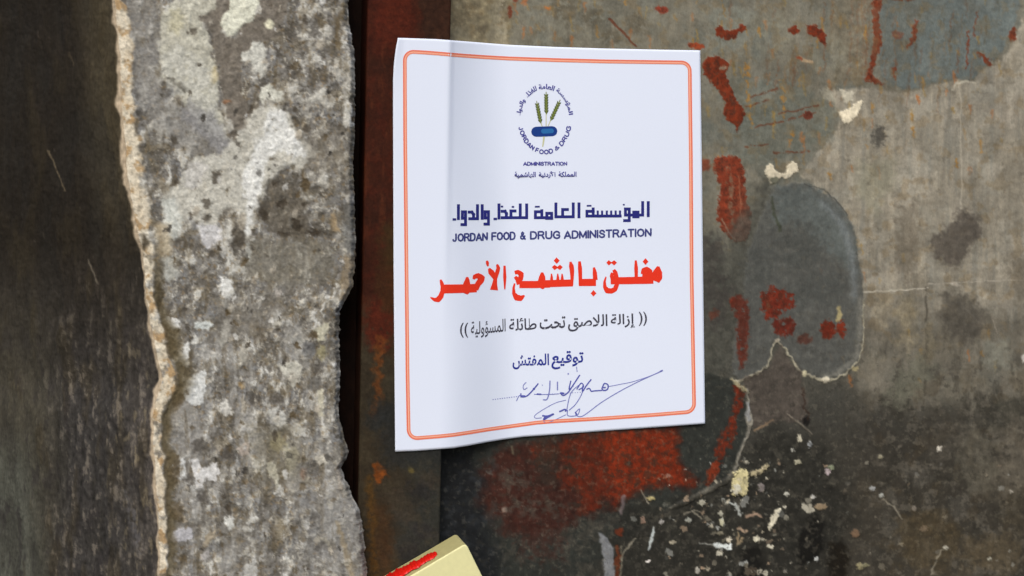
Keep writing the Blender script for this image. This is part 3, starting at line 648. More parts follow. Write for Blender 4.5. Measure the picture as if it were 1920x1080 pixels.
    # bright central column
    cv.blob([(470, 210), (500, 196), (540, 206), (552, 240), (560, 260), (600, 284), (590, 304), (540, 318), (506, 330), (492, 370), (478, 400), (470, 446), (456, 446), (458, 404), (440, 390), (410, 400), (400, 440), (380, 440), (370, 410), (330, 420), (320, 470), (306, 480), (300, 400), (304, 360), (330, 350), (340, 330), (360, 300), (410, 290), (440, 262), (462, 240)],
            (190, 188, 174), soft=5, warp=10, ws=22, a=.9, h=.0006, var=.1, hole=.6, hs=22)
    cv.blob([(500, 206), (530, 210), (548, 246), (566, 268), (578, 290), (550, 300), (520, 280), (500, 300), (494, 350), (480, 386), (468, 440), (458, 440), (460, 380), (456, 330), (470, 290), (490, 250)], LW, soft=5, warp=9, ws=18, a=.9, h=.0003, hole=.7, hs=18)
    cv.blob([(372, 420), (412, 424), (416, 446), (390, 470), (376, 450)], (200, 200, 202), soft=4, warp=7, a=.85)
    cv.blob([(304, 372), (330, 368), (340, 420), (330, 450), (316, 440)], (196, 202, 194), soft=5, warp=7, a=.75)
    cv.blob([(352, 304), (386, 302), (386, 330), (362, 356), (340, 350)], (188, 186, 180), soft=5, warp=8, a=.75)
    cv.blob([(306, 480), (330, 476), (334, 520), (320, 530), (304, 520)], (190, 194, 186), soft=5, warp=7, a=.7)
    cv.blob([(290, 420), (318, 420), (322, 480), (296, 480)], (184, 164, 126), soft=8, warp=6, a=.65)
    for (a_, b_, rx, ry) in ((405, 332, 9, 15), (389, 382, 9, 9), (386, 409, 7, 9), (448, 440, 12, 26), (395, 476, 7, 8), (440, 250, 8, 7), (326, 262, 7, 8), (356, 404, 6, 5), (360, 58, 10, 6), (575, 240, 7, 10), (640, 246, 8, 10), (645, 390, 10, 9)):
        cv.ell(a_, b_, rx, ry, (80, 72, 60), soft=3, warp=6, ws=10, a=.8, h=-.001)
    # dark eroded area right of it
    cv.blob([(506, 336), (534, 336), (560, 350), (576, 380), (580, 430), (570, 446), (520, 440), (490, 420), (488, 388), (500, 366)], (92, 84, 70), soft=8, warp=14, ws=20, a=.75, h=-.0010, var=.25)
    for (a_, b_, rx, ry) in ((494, 402, 9, 12), (532, 440, 12, 6), (556, 420, 10, 14), (590, 436, 14, 6), (576, 458, 7, 5), (528, 384, 10, 6)):
        cv.ell(a_, b_, rx, ry, (58, 49, 37), soft=3, warp=6, ws=9, a=.75, h=-.0012)
    cv.blob([(470, 452), (600, 450), (630, 480), (620, 520), (560, 540), (500, 530), (450, 500)], (122, 117, 102), soft=14, warp=14, a=.7, var=.1)
    cv.blob([(560, 250), (650, 240), (650, 330), (590, 330)], (134, 127, 112), soft=14, warp=14, a=.5)
    cv.line([(625, 400), (626, 420), (636, 436)], [6, 12, 5], (170, 142, 98), soft=4, warp=5, a=.8); cv.line([(655, 0), (632, 40), (634, 90)], [10, 12, 8], (104, 84, 50), soft=5, warp=6, a=.6, h=-.0006)
    cv.line([(655, 390), (652, 440), (656, 470)], [24, 20, 14], (98, 98, 94), soft=6, warp=6, a=.7)
    cv.blob([(646, 478), (668, 480), (668, 540), (650, 570), (636, 560), (640, 520)], (150, 130, 98), soft=4, warp=6, a=.7, hole=.5)
    # lower half: separate white chips
    CH = [([(412, 518), (434, 524), (440, 548), (432, 562), (416, 556)], LW), ([(308, 590), (320, 598), (336, 600), (338, 614), (322, 620), (306, 606)], LW), ([(364, 606), (390, 600), (402, 608), (390, 618), (364, 616)], (196, 204, 200)),
          ([(344, 646), (354, 640), (354, 690), (344, 686), (328, 672), (342, 664)], LW), ([(386, 692), (386, 730), (380, 756), (366, 762), (346, 750), (342, 730), (354, 710), (370, 700)], (206, 210, 208)),
          ([(424, 750), (430, 760), (438, 776), (428, 780), (418, 776), (410, 760)], (200, 198, 188)), ([(420, 600), (434, 600), (432, 630), (416, 654), (410, 640)], (172, 170, 158)), ([(450, 650), (466, 640), (462, 676), (446, 690)], (168, 164, 150)),
          ([(520, 684), (556, 676), (568, 690), (560, 716), (550, 730), (540, 714), (530, 700)], (190, 188, 172)), ([(600, 610), (616, 604), (618, 616), (606, 640), (596, 640), (588, 620), (590, 616)], (188, 184, 156)),
          ([(596, 730), (606, 730), (606, 776), (600, 786), (596, 764)], (196, 190, 162)), ([(502, 774), (520, 762), (536, 780), (540, 800), (520, 800)], (178, 178, 170)), ([(512, 604), (524, 602), (524, 614), (508, 610)], (180, 176, 160)),
          ([(516, 542), (526, 544), (526, 556), (514, 554)], (192, 184, 174)), ([(560, 562), (568, 560), (570, 570), (560, 570)], (200, 196, 180)), ([(338, 866), (346, 856), (348, 900), (338, 900)], (206, 210, 208)),
          ([(356, 862), (372, 862), (378, 880), (406, 868), (412, 886), (404, 902), (386, 896), (378, 914), (366, 918), (364, 890)], (208, 208, 206)), ([(420, 970), (436, 968), (440, 990), (430, 996), (422, 984)], (206, 208, 200)),
          ([(336, 990), (362, 990), (360, 1012), (340, 1016), (318, 1016), (320, 1004)], (176, 176, 182)), ([(500, 870), (512, 866), (524, 896), (520, 920), (514, 900), (500, 884)], (182, 180, 160)), ([(446, 840), (466, 826), (468, 852), (450, 856)], (174, 160, 146)),
          ([(536, 832), (542, 832), (540, 856), (534, 856)], (178, 176, 152)), ([(460, 1060), (480, 1040), (482, 1090), (456, 1090)], (182, 182, 176)), ([(586, 1010), (604, 1002), (606, 1010), (592, 1020)], (178, 168, 144)), ([(606, 1004), (624, 1022), (620, 1028), (602, 1012)], (166, 158, 134)),
          ([(388, 1000), (410, 992), (390, 1020), (376, 1030)], (160, 146, 120)), ([(325, 960), (346, 968), (352, 980), (334, 974)], (158, 146, 124)), ([(632, 880), (642, 884), (642, 920), (634, 916)], (166, 156, 140)), ([(672, 982), (680, 980), (680, 996), (674, 996)], (186, 176, 160)),
          ([(375, 1040), (392, 1030), (394, 1046), (378, 1052)], (166, 162, 158)), ([(456, 740), (460, 738), (458, 770), (452, 770)], (172, 164, 146)), ([(560, 470), (566, 476), (566, 484), (558, 480)], (160, 156, 140)), ([(462, 450), (472, 470), (470, 490), (462, 480)], (160, 160, 150))]
    for P_, c_ in CH:
        cv.blob(P_, c_, soft=2.0, warp=4, ws=8, a=.92, h=.0009, var=.06)
    for (a_, b_, rx, ry) in ((320, 650, 12, 20), (330, 740, 14, 26), (324, 880, 14, 34), (352, 900, 10, 8), (310, 620, 8, 16), (330, 960, 16, 16), (352, 700, 8, 8), (596, 690, 10, 12), (585, 650, 14, 10), (550, 710, 10, 6), (520, 746, 12, 10), (480, 750, 12, 8), (430, 850, 12, 14), (372, 836, 12, 14), (380, 930, 12, 10), (590, 972, 8, 10), (340, 1046, 10, 4), (600, 1026, 14, 8)):
        cv.ell(a_, b_, rx, ry, (88, 72, 46) if a_ < 345 else (82, 76, 68), soft=5, warp=8, ws=12, a=.75, h=-.0010)
    cv.blob([(400, 560), (560, 540), (500, 620), (420, 640)], (124, 119, 108), soft=18, warp=16, a=.6)
    cv.blob([(470, 800), (560, 790), (560, 900), (470, 900)], (136, 127, 98), soft=20, warp=20, a=.35)
    cv.blob([(560, 900), (690, 960), (690, 1090), (560, 1090)], (122, 121, 118), soft=24, warp=20, a=.4)
    cv.line([(632, 980), (648, 1030), (660, 1080)], [8, 12, 10], (150, 132, 98), soft=4, warp=5, a=.7)
    for (a_, b_, rx, ry, c_) in ((300, 690, 6, 4, (190, 160, 80)), (452, 722, 5, 4, (170, 132, 70)), (570, 890, 6, 8, (140, 106, 84)), (560, 640, 10, 10, (150, 150, 142)), (580, 655, 12, 16, (102, 104, 106)), (590, 720, 12, 14, (108, 106, 100)), (604, 660, 10, 14, (150, 140, 88)), (548, 860, 12, 24, (150, 144, 116)), (520, 830, 16, 18, (140, 130, 90)), (524, 990, 8, 20, (144, 134, 110))):
        cv.ell(a_, b_, rx, ry, c_, soft=4, warp=6, a=.65)
    rng = np.random.RandomState(11)
    for k in range(420):
        cy = rng.uniform(-20, 1100); cx = rng.uniform(300, 665)
        if cy < 330 and cx < 450 and rng.rand() < .7: continue
        r = rng.gamma(2.2, 1.1) + .8; lt = rng.rand() < .55
        cv.ell(cx, cy, r * rng.uniform(.6, 1.3), r * rng.uniform(.8, 2), [(190, 184, 166), (176, 166, 146), (196, 196, 190)][k % 3] if lt else [(72, 63, 50), (90, 74, 48), (64, 60, 54)][k % 3],
               ang=rng.uniform(-40, 40), soft=1.8, warp=4, ws=7, a=rng.uniform(.5, .95), h=.0007 if lt else -.001)
    # strand-like pale veins in the lower right
    for k in range(150):
        cx = rng.uniform(440, 660); cy = rng.uniform(520, 1080)
        dx = rng.uniform(-12, 12); dy = rng.uniform(6, 26)
        cv.line([(cx, cy), (cx + dx, cy + dy)], [1.5, 3], (176, 170, 152), soft=1.6, warp=5, ws=9, a=rng.uniform(.3, .7), h=.0004)
    g_ = cv.c.mean(-1, keepdims=True); cv.c = cv.c * .72 + g_ * np.array((1.0, 1.0, .985)) * .28
    # corner ridge: pale bead
    d = (x - xr[:, None]) / rw[:, None]                          # 0 at ridge centre
    rm = ss(.62, .42, d + .20 * fbm(x, y, 30, 4, 81, .6)) * (1 - .75 * ss(.12, .4, fbm(x, y, 26, 4, 83, .6)) * ss(380, 480, y))
    ridge_c = np.broadcast_to(np.array((212, 203, 182.)), x.shape + (3,)).copy()
    t_ = ss(-.2, .5, fbm(x, y, 30, 3, 82))[..., None]; ridge_c = ridge_c * (1 - t_) + np.array((204, 192, 168)) * t_
    t_ = (ss(.05, .4, fbm(x, y, 34, 5, 83, .62)) * .75)[..., None]; ridge_c = ridge_c * (1 - t_) + np.array((158, 126, 84)) * t_
    t_ = (ss(.2, .5, fbm(x, y, 16, 3, 84, .6)) * .35)[..., None]; ridge_c = ridge_c * (1 - t_) + np.array((120, 112, 98)) * t_
    cv.c = cv.c * (1 - rm[..., None]) + ridge_c * rm[..., None]
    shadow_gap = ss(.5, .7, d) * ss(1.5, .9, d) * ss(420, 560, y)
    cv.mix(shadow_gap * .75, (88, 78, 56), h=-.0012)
    cv.ell(250, 470, 9, 22, (60, 52, 42), soft=4, warp=6, a=.0); cv.ell(272, 455, 6, 16, (54, 48, 38), soft=4, warp=4, a=.8, h=-.001); cv.ell(300, 556, 6, 28, (60, 52, 36), soft=4, warp=4, a=.6, h=-.001)
    cv.c *= (1 + .12 * fbm(x, y, 7, 3, 85, .7))[..., None]
    H = cv.h + .0012 * a1 + .0016 * a2 + .0008 * a3 + .0004 * fbm(x, y, 7, 3, 86, .7)
    bead = .0009 * np.sqrt(np.clip(1 - (d / .75) ** 2, 0, 1))
    rnd = -.006 * (1 - ss(0, 1, (xe[:, None] - x) / 16.0)) ** 2
    P[..., 1] -= H * .32 + bead + rnd
    C = cv.c.copy()
    # ---------------- right return: from edge backwards
    n_ret = 16
    ret = []; retc = []
    for k in range(1, n_ret + 1):
        f = k / n_ret
        Q = P[:, -1, :].copy(); Q[:, 1] += (.05) * f
        Q[:, 0] += .0015 * fbm(ys, ys * 0 + 20 * k, 18, 3, 90) - .002 * f
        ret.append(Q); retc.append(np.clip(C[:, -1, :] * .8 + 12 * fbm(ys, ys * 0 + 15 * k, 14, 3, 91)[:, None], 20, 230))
    PF = np.concatenate([P, np.stack(ret, 1)], 1); CF = np.concatenate([C, np.stack(retc, 1)], 1)
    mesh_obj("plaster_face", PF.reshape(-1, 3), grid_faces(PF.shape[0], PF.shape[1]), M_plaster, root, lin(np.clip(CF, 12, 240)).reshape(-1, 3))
    # ---------------- dark side face, turning away to the left
    cols = axis(-420, -20, 100, 100, 4, 20)
    sl = np.concatenate([np.linspace(-460, -30, 30), np.linspace(-24, 0, 8)])
    s = np.concatenate([-np.linspace(0, 1, 175) * 330, -330 - np.linspace(.03, 1, 26) * 380])     # pixels left of the ridge
    pxs = xr[:, None] + s[None, :]
    pys = np.repeat(ys[:, None], len(s), 1)
    ang = math.tan(math.radians(40))
    kk = np.hanning(41); kk /= kk.sum(); xrs = np.convolve(np.pad(np.interp(np.linspace(ys[0], ys[-1], 900), ys, xr), 20, mode='edge'), kk, 'valid'); xrs = np.interp(ys, np.linspace(ys[0], ys[-1], 900), xrs)
    Pb = to_plane(xrs, ys, YW - .0013); Xr = Pb[:, 0]; Yr = Pb[:, 1]
    D = rays(pxs, pys)
    # plane through the ridge point: Y = Yr + (Xr - X)*ang
    t = (Yr[:, None] + (Xr[:, None] - Cn[0]) * ang - Cn[1]) / (D[..., 1] + D[..., 0] * ang)
    S = Cn + D * t[..., None]
    off_ = (P[:, 0, :] - S[:, 0, :])[:, None, :] * ss(14, 0, -s)[None, :, None]
    S = S + off_
    x, y = pxs, pys; cs = Canvas(x, y)
    dist = -s[None, :] + 0 * x
    b1 = fbm(x, y, 80, 4, 101, sx=.5, sy=2.4); b2 = fbm(x, y, 24, 5, 102, .65, sx=.6, sy=2.2); b3 = fbm(x, y, 9, 4, 103, .7, sx=.9, sy=1.4)
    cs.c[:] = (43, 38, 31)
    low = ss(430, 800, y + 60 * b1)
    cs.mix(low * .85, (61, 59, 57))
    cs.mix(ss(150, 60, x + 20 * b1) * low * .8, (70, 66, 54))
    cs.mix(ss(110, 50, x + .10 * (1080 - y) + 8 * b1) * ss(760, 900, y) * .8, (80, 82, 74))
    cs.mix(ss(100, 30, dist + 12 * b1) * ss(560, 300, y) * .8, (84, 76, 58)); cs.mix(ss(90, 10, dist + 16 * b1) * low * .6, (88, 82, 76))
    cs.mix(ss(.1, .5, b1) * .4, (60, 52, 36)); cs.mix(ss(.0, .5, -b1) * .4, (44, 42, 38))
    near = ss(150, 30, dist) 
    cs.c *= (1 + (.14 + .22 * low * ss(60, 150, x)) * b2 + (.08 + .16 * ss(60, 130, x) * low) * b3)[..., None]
    cs.mix(ss(.28, .5, b2 + .3 * b3) * low * ss(60, 140, x) * .6, (118, 110, 98))
    cs.mix(ss(.3, .55, fbm(x, y, 20, 4, 105, .6, sx=.5, sy=2)) * low * near * .5, (136, 124, 98))
    cs.mix(ss(.2, .5, fbm(x, y, 34, 4, 106, .6, sx=.5, sy=2.5)) * low * .5, (46, 43, 42))
    cs.line([(92, 284), (106, 318), (122, 358)], [3, 2, 2], (136, 122, 96), soft=1.1, warp=1, a=.75)
    cs.line([(166, 486), (176, 510), (184, 532)], [2, 2.5, 2], (128, 120, 104), soft=1.2, warp=1, a=.7)
    cs.line([(132, 100), (138, 124)], [2, 1.5], (104, 92, 70), soft=1.3, a=.6)
    cs.line([(196, 760), (216, 800), (234, 850)], [4, 5, 4], (38, 36, 34), soft=3, warp=4, a=.7)
    cs.line([(246, 880), (262, 930), (272, 980)], [5, 7, 5], (42, 40, 38), soft=3, warp=4, a=.6)
    cs.line([(236, 920), (252, 980), (262, 1030)], [10, 14, 10], (104, 104, 108), soft=8, warp=6, a=.5, hole=.2)
    for k in range(170):
        cx = rng.uniform(60, 285); cy = rng.uniform(-10, 1090); w_ = rng.uniform(.6, 1.3)
        if cy < 430 and rng.rand() < .6: continue
        cs.line([(cx, cy), (cx + rng.uniform(-1, 5), cy + rng.uniform(3, 16))], [w_, w_ * .6], (150, 138, 120) if k % 4 else (36, 32, 28), soft=1.2, warp=1.5, a=rng.uniform(.1, .38))
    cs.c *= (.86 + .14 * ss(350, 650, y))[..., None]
    edge_m = ss(.26, .14, dist / rw[:, None] + .12 * fbm(x, y, 60, 2, 107, .5)) * (1 - .0 * x)
    rc = np.array((176, 160, 136.)) * (1 + .12 * fbm(x, y, 12, 3, 108))[..., None]
    cs.c = cs.c * (1 - edge_m[..., None]) + rc * edge_m[..., None]
    cs.c[:, 0] = C[:, 0]
    gl = ss(.25, .75, dist / rw[:, None])
    hS = (.0010 * b1 + .0004 * b2 + .0002 * b3) * ss(0, 14, dist)
    S[..., 1] -= hS; S[..., 0] -= hS
    # smooth hollow where the side curves
    S[..., 1] -= .004 * np.sin(np.clip(dist / 240, 0, 1) * math.pi) * ss(0, 20, dist)
    mesh_obj("dark_side", S.reshape(-1, 3)[:, :], grid_faces(*x.shape)[:, ::-1].copy(), M_side, root, lin(np.clip(cs.c, 10, 235)).reshape(-1, 3))
build_wall()

# ------------------------------------------------------------------ paper notice
TOPE = [(746, 71), (780, 72), (820, 73.5), (867, 77), (910, 80.5), (955, 84), (1040, 88), (1135, 91), (1230, 93), (1313, 94.5)]
BOTE = [(741, 847), (780, 845.5), (820, 842.5), (851, 840), (880, 835.5), (914, 829), (948, 823.5), (982, 819), (1039, 815), (1132, 808), (1225, 801.5), (1322, 794.5)]
LEFE = [(746, 71), (742, 92), (738.5, 120), (737, 150), (737, 220), (738, 500), (741, 847)]
RIGE = [(1313, 94.5), (1316, 300), (1318.5, 520), (1322, 794.5)]
def resamp(P, n):
    P = np.asarray(P, float); L = np.concatenate([[0], np.cumsum(np.hypot(*np.diff(P, axis=0).T))]); t = np.linspace(0, L[-1], n)
    return np.stack([np.interp(t, L, P[:, 0]), np.interp(t, L, P[:, 1])], -1)

def paper_depth(X, Z):
    """distance of the sheet from the door plane: on the frame, over the step, on to the door"""
    v = ss(.20, -.12, Z)
    w = .046 + .012 * v
    s = np.clip((X - (XSTEP - .002)) / w, 0, 1)
    fall = s * s * (3 - 2 * s)
    k_ = .85 * ss(-.06, .16, Z)
    fall = (1 - k_) * fall + k_ * (1 - (1 - s) ** 2.2) * ss(0, .10, s)
    base = Y_FRAME - .0009
    wave = .0006 * np.sin(X * 42 + Z * 9) + .0004 * np.sin(Z * 33 + X * 11)
    end = -.0016
    lift = -.0022 * ss(.09, .145, X - XSTEP + .0) * 0 
    Y = base + (end - base) * fall + wave * fall * .8 - .0003
    XL = XFL + .02
    curl = ss(XSTEP - .030, XSTEP - .038, X) * ss(.12, .175, Z)
    return Y - .0018 * curl

def on_paper(px, py, off=0.0):
    D = rays(px, py); Y = np.full(D.shape[:-1], -.012)
    for _ in range(30):
        t = (Y - Cn[1]) / D[..., 1]; Q = Cn + D * t[..., None]
        Y = .5 * Y + .5 * (paper_depth(Q[..., 0], Q[..., 2]) - off)
    t = (Y - Cn[1]) / D[..., 1]
    return Cn + D * t[..., None]

paper = empty("paper_notice", tuple(map(float, to_plane(1030, 800, -.02))))
tag(paper, "white printed paper notice with orange border, stuck across the door frame and door", "notice")

def build_paper():
    nu, nv = 150, 180
    T = resamp(TOPE, nu); B = resamp(BOTE, nu); Lf = resamp(LEFE, nv); Rt = resamp(RIGE, nv)
    u = np.linspace(0, 1, nu)[None, :, None]; v = np.linspace(0, 1, nv)[:, None, None]
    G = (1 - v) * T[None] + v * B[None] + (1 - u) * Lf[:, None] + u * Rt[:, None] - ((1 - u) * (1 - v) * T[0] + u * (1 - v) * T[-1] + (1 - u) * v * B[0] + u * v * B[-1])
    A = on_paper(G[..., 0], G[..., 1])
    Bk = A.copy(); Bk[..., 1] += .0001
    n = nu * nv
    F = grid_faces(nv, nu); F2 = F[:, ::-1] + n
    idx = np.arange(n).reshape(nv, nu)
    loop = np.concatenate([idx[0, :-1], idx[:-1, -1], idx[-1, :0:-1], idx[:0:-1, 0]])
    nx = np.roll(loop, -1)
    R_ = np.stack([loop, nx, nx + n, loop + n], -1)
    mesh_obj("sheet", np.concatenate([A.reshape(-1, 3), Bk.reshape(-1, 3)]), np.concatenate([F, F2, R_]), M_paper, paper)
build_paper()

# ---- ink: outlines in sheet pixels -> flat print laid on the sheet
INK_OFF = .00012
class Ink:
    def __init__(s): s.V = []; s.F = []
    def poly(s, P):
        b = len(s.V); s.V += [tuple(p) for p in P]; s.F.append(tuple(range(b, b + len(P))))
    def tri(s, V, F):
        b = len(s.V); s.V += [tuple(v) for v in V]; s.F += [tuple(b + i for i in f) for f in F]
    def stroke(s, P, W, cap='flat', step=6):
        P = np.asarray(P, float); W = np.broadcast_to(np.asarray(W, float), (len(P),))
        Q = [P[0]]; w = [W[0]]
        for i in range(len(P) - 1):
            L = np.hypot(*(P[i + 1] - P[i])); k = max(1, int(math.ceil(L / step)))
            for j in range(1, k + 1):
                Q.append(P[i] + (P[i + 1] - P[i]) * j / k); w.append(W[i] + (W[i + 1] - W[i]) * j / k)
        Q = np.array(Q); w = np.array(w); n = len(Q)
        T = np.gradient(Q, axis=0); T /= np.maximum(np.hypot(T[:, 0], T[:, 1]), 1e-6)[:, None]
        N = np.stack([-T[:, 1], T[:, 0]], -1)
        a = Q + N * w[:, None] / 2; b_ = Q - N * w[:, None] / 2
        b = len(s.V); s.V += [tuple(p) for p in a] + [tuple(p) for p in b_]
        s.F += [(b + i, b + i + 1, b + n + i + 1, b + n + i) for i in range(n - 1)]
        if cap == 'round':
            for c, r in ((Q[0], w[0] / 2), (Q[-1], w[-1] / 2)):
                s.disc(c[0], c[1], r, r)
    def square(s, P, W):          # mitred, square-ended stroke for geometric lettering
        P = np.asarray(P, float)
        for i in range(len(P) - 1):
            e = P[i + 1] - P[i]; L = np.hypot(*e); e = e / L; n_ = np.array((-e[1], e[0]))
            h = W / 2; a = P[i] - e * h; b = P[i + 1] + e * h
            k = max(1, int(L / 8))
            for j in range(k):
                c0 = a + (b - a) * j / k; c1 = a + (b - a) * (j + 1) / k
                s.poly([c0 + n_ * h, c1 + n_ * h, c1 - n_ * h, c0 - n_ * h])
    def disc(s, cx, cy, rx, ry, ang=0, n=12):
        t = np.linspace(0, 2 * math.pi, n, endpoint=False); a = math.radians(ang)
        s.poly(np.stack([cx + rx * np.cos(t) * math.cos(a) - ry * np.sin(t) * math.sin(a), cy + rx * np.cos(t) * math.sin(a) + ry * np.sin(t) * math.cos(a)], -1))
    def build(s, name, mat, parent, off=INK_OFF):
        V = np.array(s.V); Q = on_paper(V[:, 0], V[:, 1], off)
        # overlapping strokes: give each face run a hair of its own height so no two lie in one plane
        for k, f in enumerate(s.F):
            for i in f: Q[i, 1] -= 1.5e-8 * k
        o = mesh_obj(name, Q, s.F, mat, parent, smooth=False)
        return o

AR = {'ا': (0xFE8D, 0xFE8E), 'أ': (0xFE83, 0xFE84), 'إ': (0xFE87, 0xFE88), 'ء': (0xFE80,), 'ؤ': (0xFE85, 0xFE86), 'ئ': (0xFE89, 0xFE8A, 0xFE8B, 0xFE8C), 'ب': (0xFE8F, 0xFE90, 0xFE91, 0xFE92), 'ة': (0xFE93, 0xFE94),
      'ت': (0xFE95, 0xFE96, 0xFE97, 0xFE98), 'ح': (0xFEA1, 0xFEA2, 0xFEA3, 0xFEA4), 'د': (0xFEA9, 0xFEAA), 'ذ': (0xFEAB, 0xFEAC), 'ر': (0xFEAD, 0xFEAE), 'ز': (0xFEAF, 0xFEB0), 'س': (0xFEB1, 0xFEB2, 0xFEB3, 0xFEB4),
      'ش': (0xFEB5, 0xFEB6, 0xFEB7, 0xFEB8), 'ص': (0xFEB9, 0xFEBA, 0xFEBB, 0xFEBC), 'ط': (0xFEC1, 0xFEC2, 0xFEC3, 0xFEC4), 'ع': (0xFEC9, 0xFECA, 0xFECB, 0xFECC), 'غ': (0xFECD, 0xFECE, 0xFECF, 0xFED0), 'ف': (0xFED1, 0xFED2, 0xFED3, 0xFED4),
      'ق': (0xFED5, 0xFED6, 0xFED7, 0xFED8), 'ك': (0xFED9, 0xFEDA, 0xFEDB, 0xFEDC), 'ل': (0xFEDD, 0xFEDE, 0xFEDF, 0xFEE0), 'م': (0xFEE1, 0xFEE2, 0xFEE3, 0xFEE4), 'ن': (0xFEE5, 0xFEE6, 0xFEE7, 0xFEE8), 'ه': (0xFEE9, 0xFEEA, 0xFEEB, 0xFEEC),
      'و': (0xFEED, 0xFEEE), 'ي': (0xFEF1, 0xFEF2, 0xFEF3, 0xFEF4), 'ﻻ': (0xFEFB, 0xFEFC), 'ﻷ': (0xFEF7, 0xFEF8)}
def shape_ar(w):
    w = w.replace('لا', 'ﻻ').replace('لأ', 'ﻷ')
    out = []
    for i, ch in enumerate(w):
        f = AR[ch]; pj = i > 0 and len(AR[w[i - 1]]) == 4; nj = i < len(w) - 1 and len(f) == 4 and len(AR[w[i + 1]]) > 1
        out.append(chr(f[(3 if nj else 1) if pj else (2 if nj else 0)] if len(f) > 1 else f[0]))
    return ''.join(reversed(out))

def glyphs(text, bold=0.0):
    c = bpy.data.curves.new("lettering", 'FONT'); c.body = text; c.resolution_u = 3; c.offset = bold; c.fill_mode = 'FRONT'
    o = bpy.data.objects.new("lettering", c); sc.collection.objects.link(o)
    me = o.to_mesh()
    V = np.array([v.co[:2] for v in me.vertices]); F = [tuple(p.vertices) for p in me.polygons]
    o.to_mesh_clear(); bpy.data.objects.remove(o); bpy.data.curves.remove(c)
    return V, F

def put_text(ink, text, x0, x1, y0, y1, slope=0.0, bold=0.0, curve=None):
    V, F = glyphs(text, bold)
    a = V.min(0); b = V.max(0)
    X = x0 + (V[:, 0] - a[0]) / (b[0] - a[0]) * (x1 - x0)
    Y = y1 - (V[:, 1] - a[1]) / (b[1] - a[1]) * (y1 - y0) + slope * (X - (x0 + x1) / 2)
    if curve is not None: Y = Y + np.interp(X, *curve)
    ink.tri(np.stack([X, Y], -1), F)

LAT = {'J': (.52, [[(.42, 1), (.42, .22), (.30, .02), (.10, .02), (0, .20)]]), 'O': (.72, [[(.36, 1), (.10, .86), (0, .5), (.10, .14), (.36, 0), (.62, .14), (.72, .5), (.62, .86), (.36, 1)]]),
       'R': (.64, [[(0, 0), (0, 1), (.42, 1), (.58, .88), (.58, .64), (.42, .50), (0, .50)], [(.38, .50), (.64, 0)]]), 'D': (.64, [[(0, 0), (0, 1), (.34, 1), (.56, .86), (.64, .5), (.56, .14), (.34, 0), (0, 0)]]),
       'A': (.70, [[(0, 0), (.35, 1), (.70, 0)], [(.13, .30), (.57, .30)]]), 'N': (.62, [[(0, 0), (0, 1), (.62, 0), (.62, 1)]]), 'F': (.54, [[(0, 0), (0, 1), (.54, 1)], [(0, .52), (.46, .52)]]),
       '&': (.66, [[(.66, 0), (.18, .66), (.16, .86), (.30, 1), (.44, .86), (.40, .68), (.04, .36), (.04, .14), (.20, 0), (.40, .04), (.62, .42)]]), 'U': (.62, [[(0, 1), (0, .26), (.12, .04), (.31, 0), (.50, .04), (.62, .26), (.62, 1)]]),
       'G': (.70, [[(.66, .76), (.54, .95), (.34, 1), (.10, .86), (0, .5), (.10, .14), (.36, 0), (.60, .08), (.68, .20), (.68, .48), (.40, .48)]]), 'M': (.76, [[(0, 0), (0, 1), (.38, .06), (.76, 1), (.76, 0)]]), 'I': (.04, [[(.02, 0), (.02, 1)]]),
       'S': (.58, [[(.55, .76), (.46, .94), (.28, 1), (.08, .92), (.04, .72), (.16, .58), (.44, .46), (.57, .30), (.52, .08), (.30, 0), (.08, .06), (0, .24)]]), 'T': (.60, [[(0, 1), (.60, 1)], [(.30, 1), (.30, 0)]])}
def latin(text, gap=.22):
    """stroke skeletons of the capitals, in cap-height units"""
    out = []; x = 0
    for ch in text:
        w, L = LAT[ch]
        for P in L: out.append([(x + a, b) for a, b in P])
        x += w + gap
    return out, x - gap
def put_caps(ink, text, x0, x1, y0, y1, wd, curve=None, slope=0.0):
    S_, W_ = latin(text); h = wd / 2
    for P in S_:
        Q = []
        for a, b in P:
            X = x0 + h + a / W_ * (x1 - x0 - wd); Y = y1 - h - b * (y1 - y0 - wd) + slope * (X - (x0 + x1) / 2)
            if curve is not None: Y += np.interp(X, *curve)
            Q.append((X, Y))
        ink.stroke(Q, wd, 'round', step=3)
def put_caps_ring(ink, text, t0, t1, cx, cy, rx, ry, hgt, wd):
    S_, W_ = latin(text)
    for P in S_:
        Q = []
        for a, b in P:
            t = math.radians(t0 + (t1 - t0) * a / W_); k = -(b - .5) * (hgt - wd)
            Q.append((cx + (rx + k) * math.cos(t), cy - (ry + k) * math.sin(t)))
        ink.stroke(Q, wd, 'flat', step=3)

def put_ring(ink, text, t0, t1, cx, cy, rx, ry, h, bold, inward=False):
    V, F = glyphs(text, bold); a = V.min(0); b = V.max(0)
    u = (V[:, 0] - a[0]) / (b[0] - a[0]); v = (V[:, 1] - a[1]) / (b[1] - a[1]) - .5
    t = np.radians(t0 + (t1 - t0) * u)
    k = -v * h if inward else v * h
    ink.tri(np.stack([cx + (rx + k) * np.cos(t), cy - (ry + k) * np.sin(t)], -1), F)

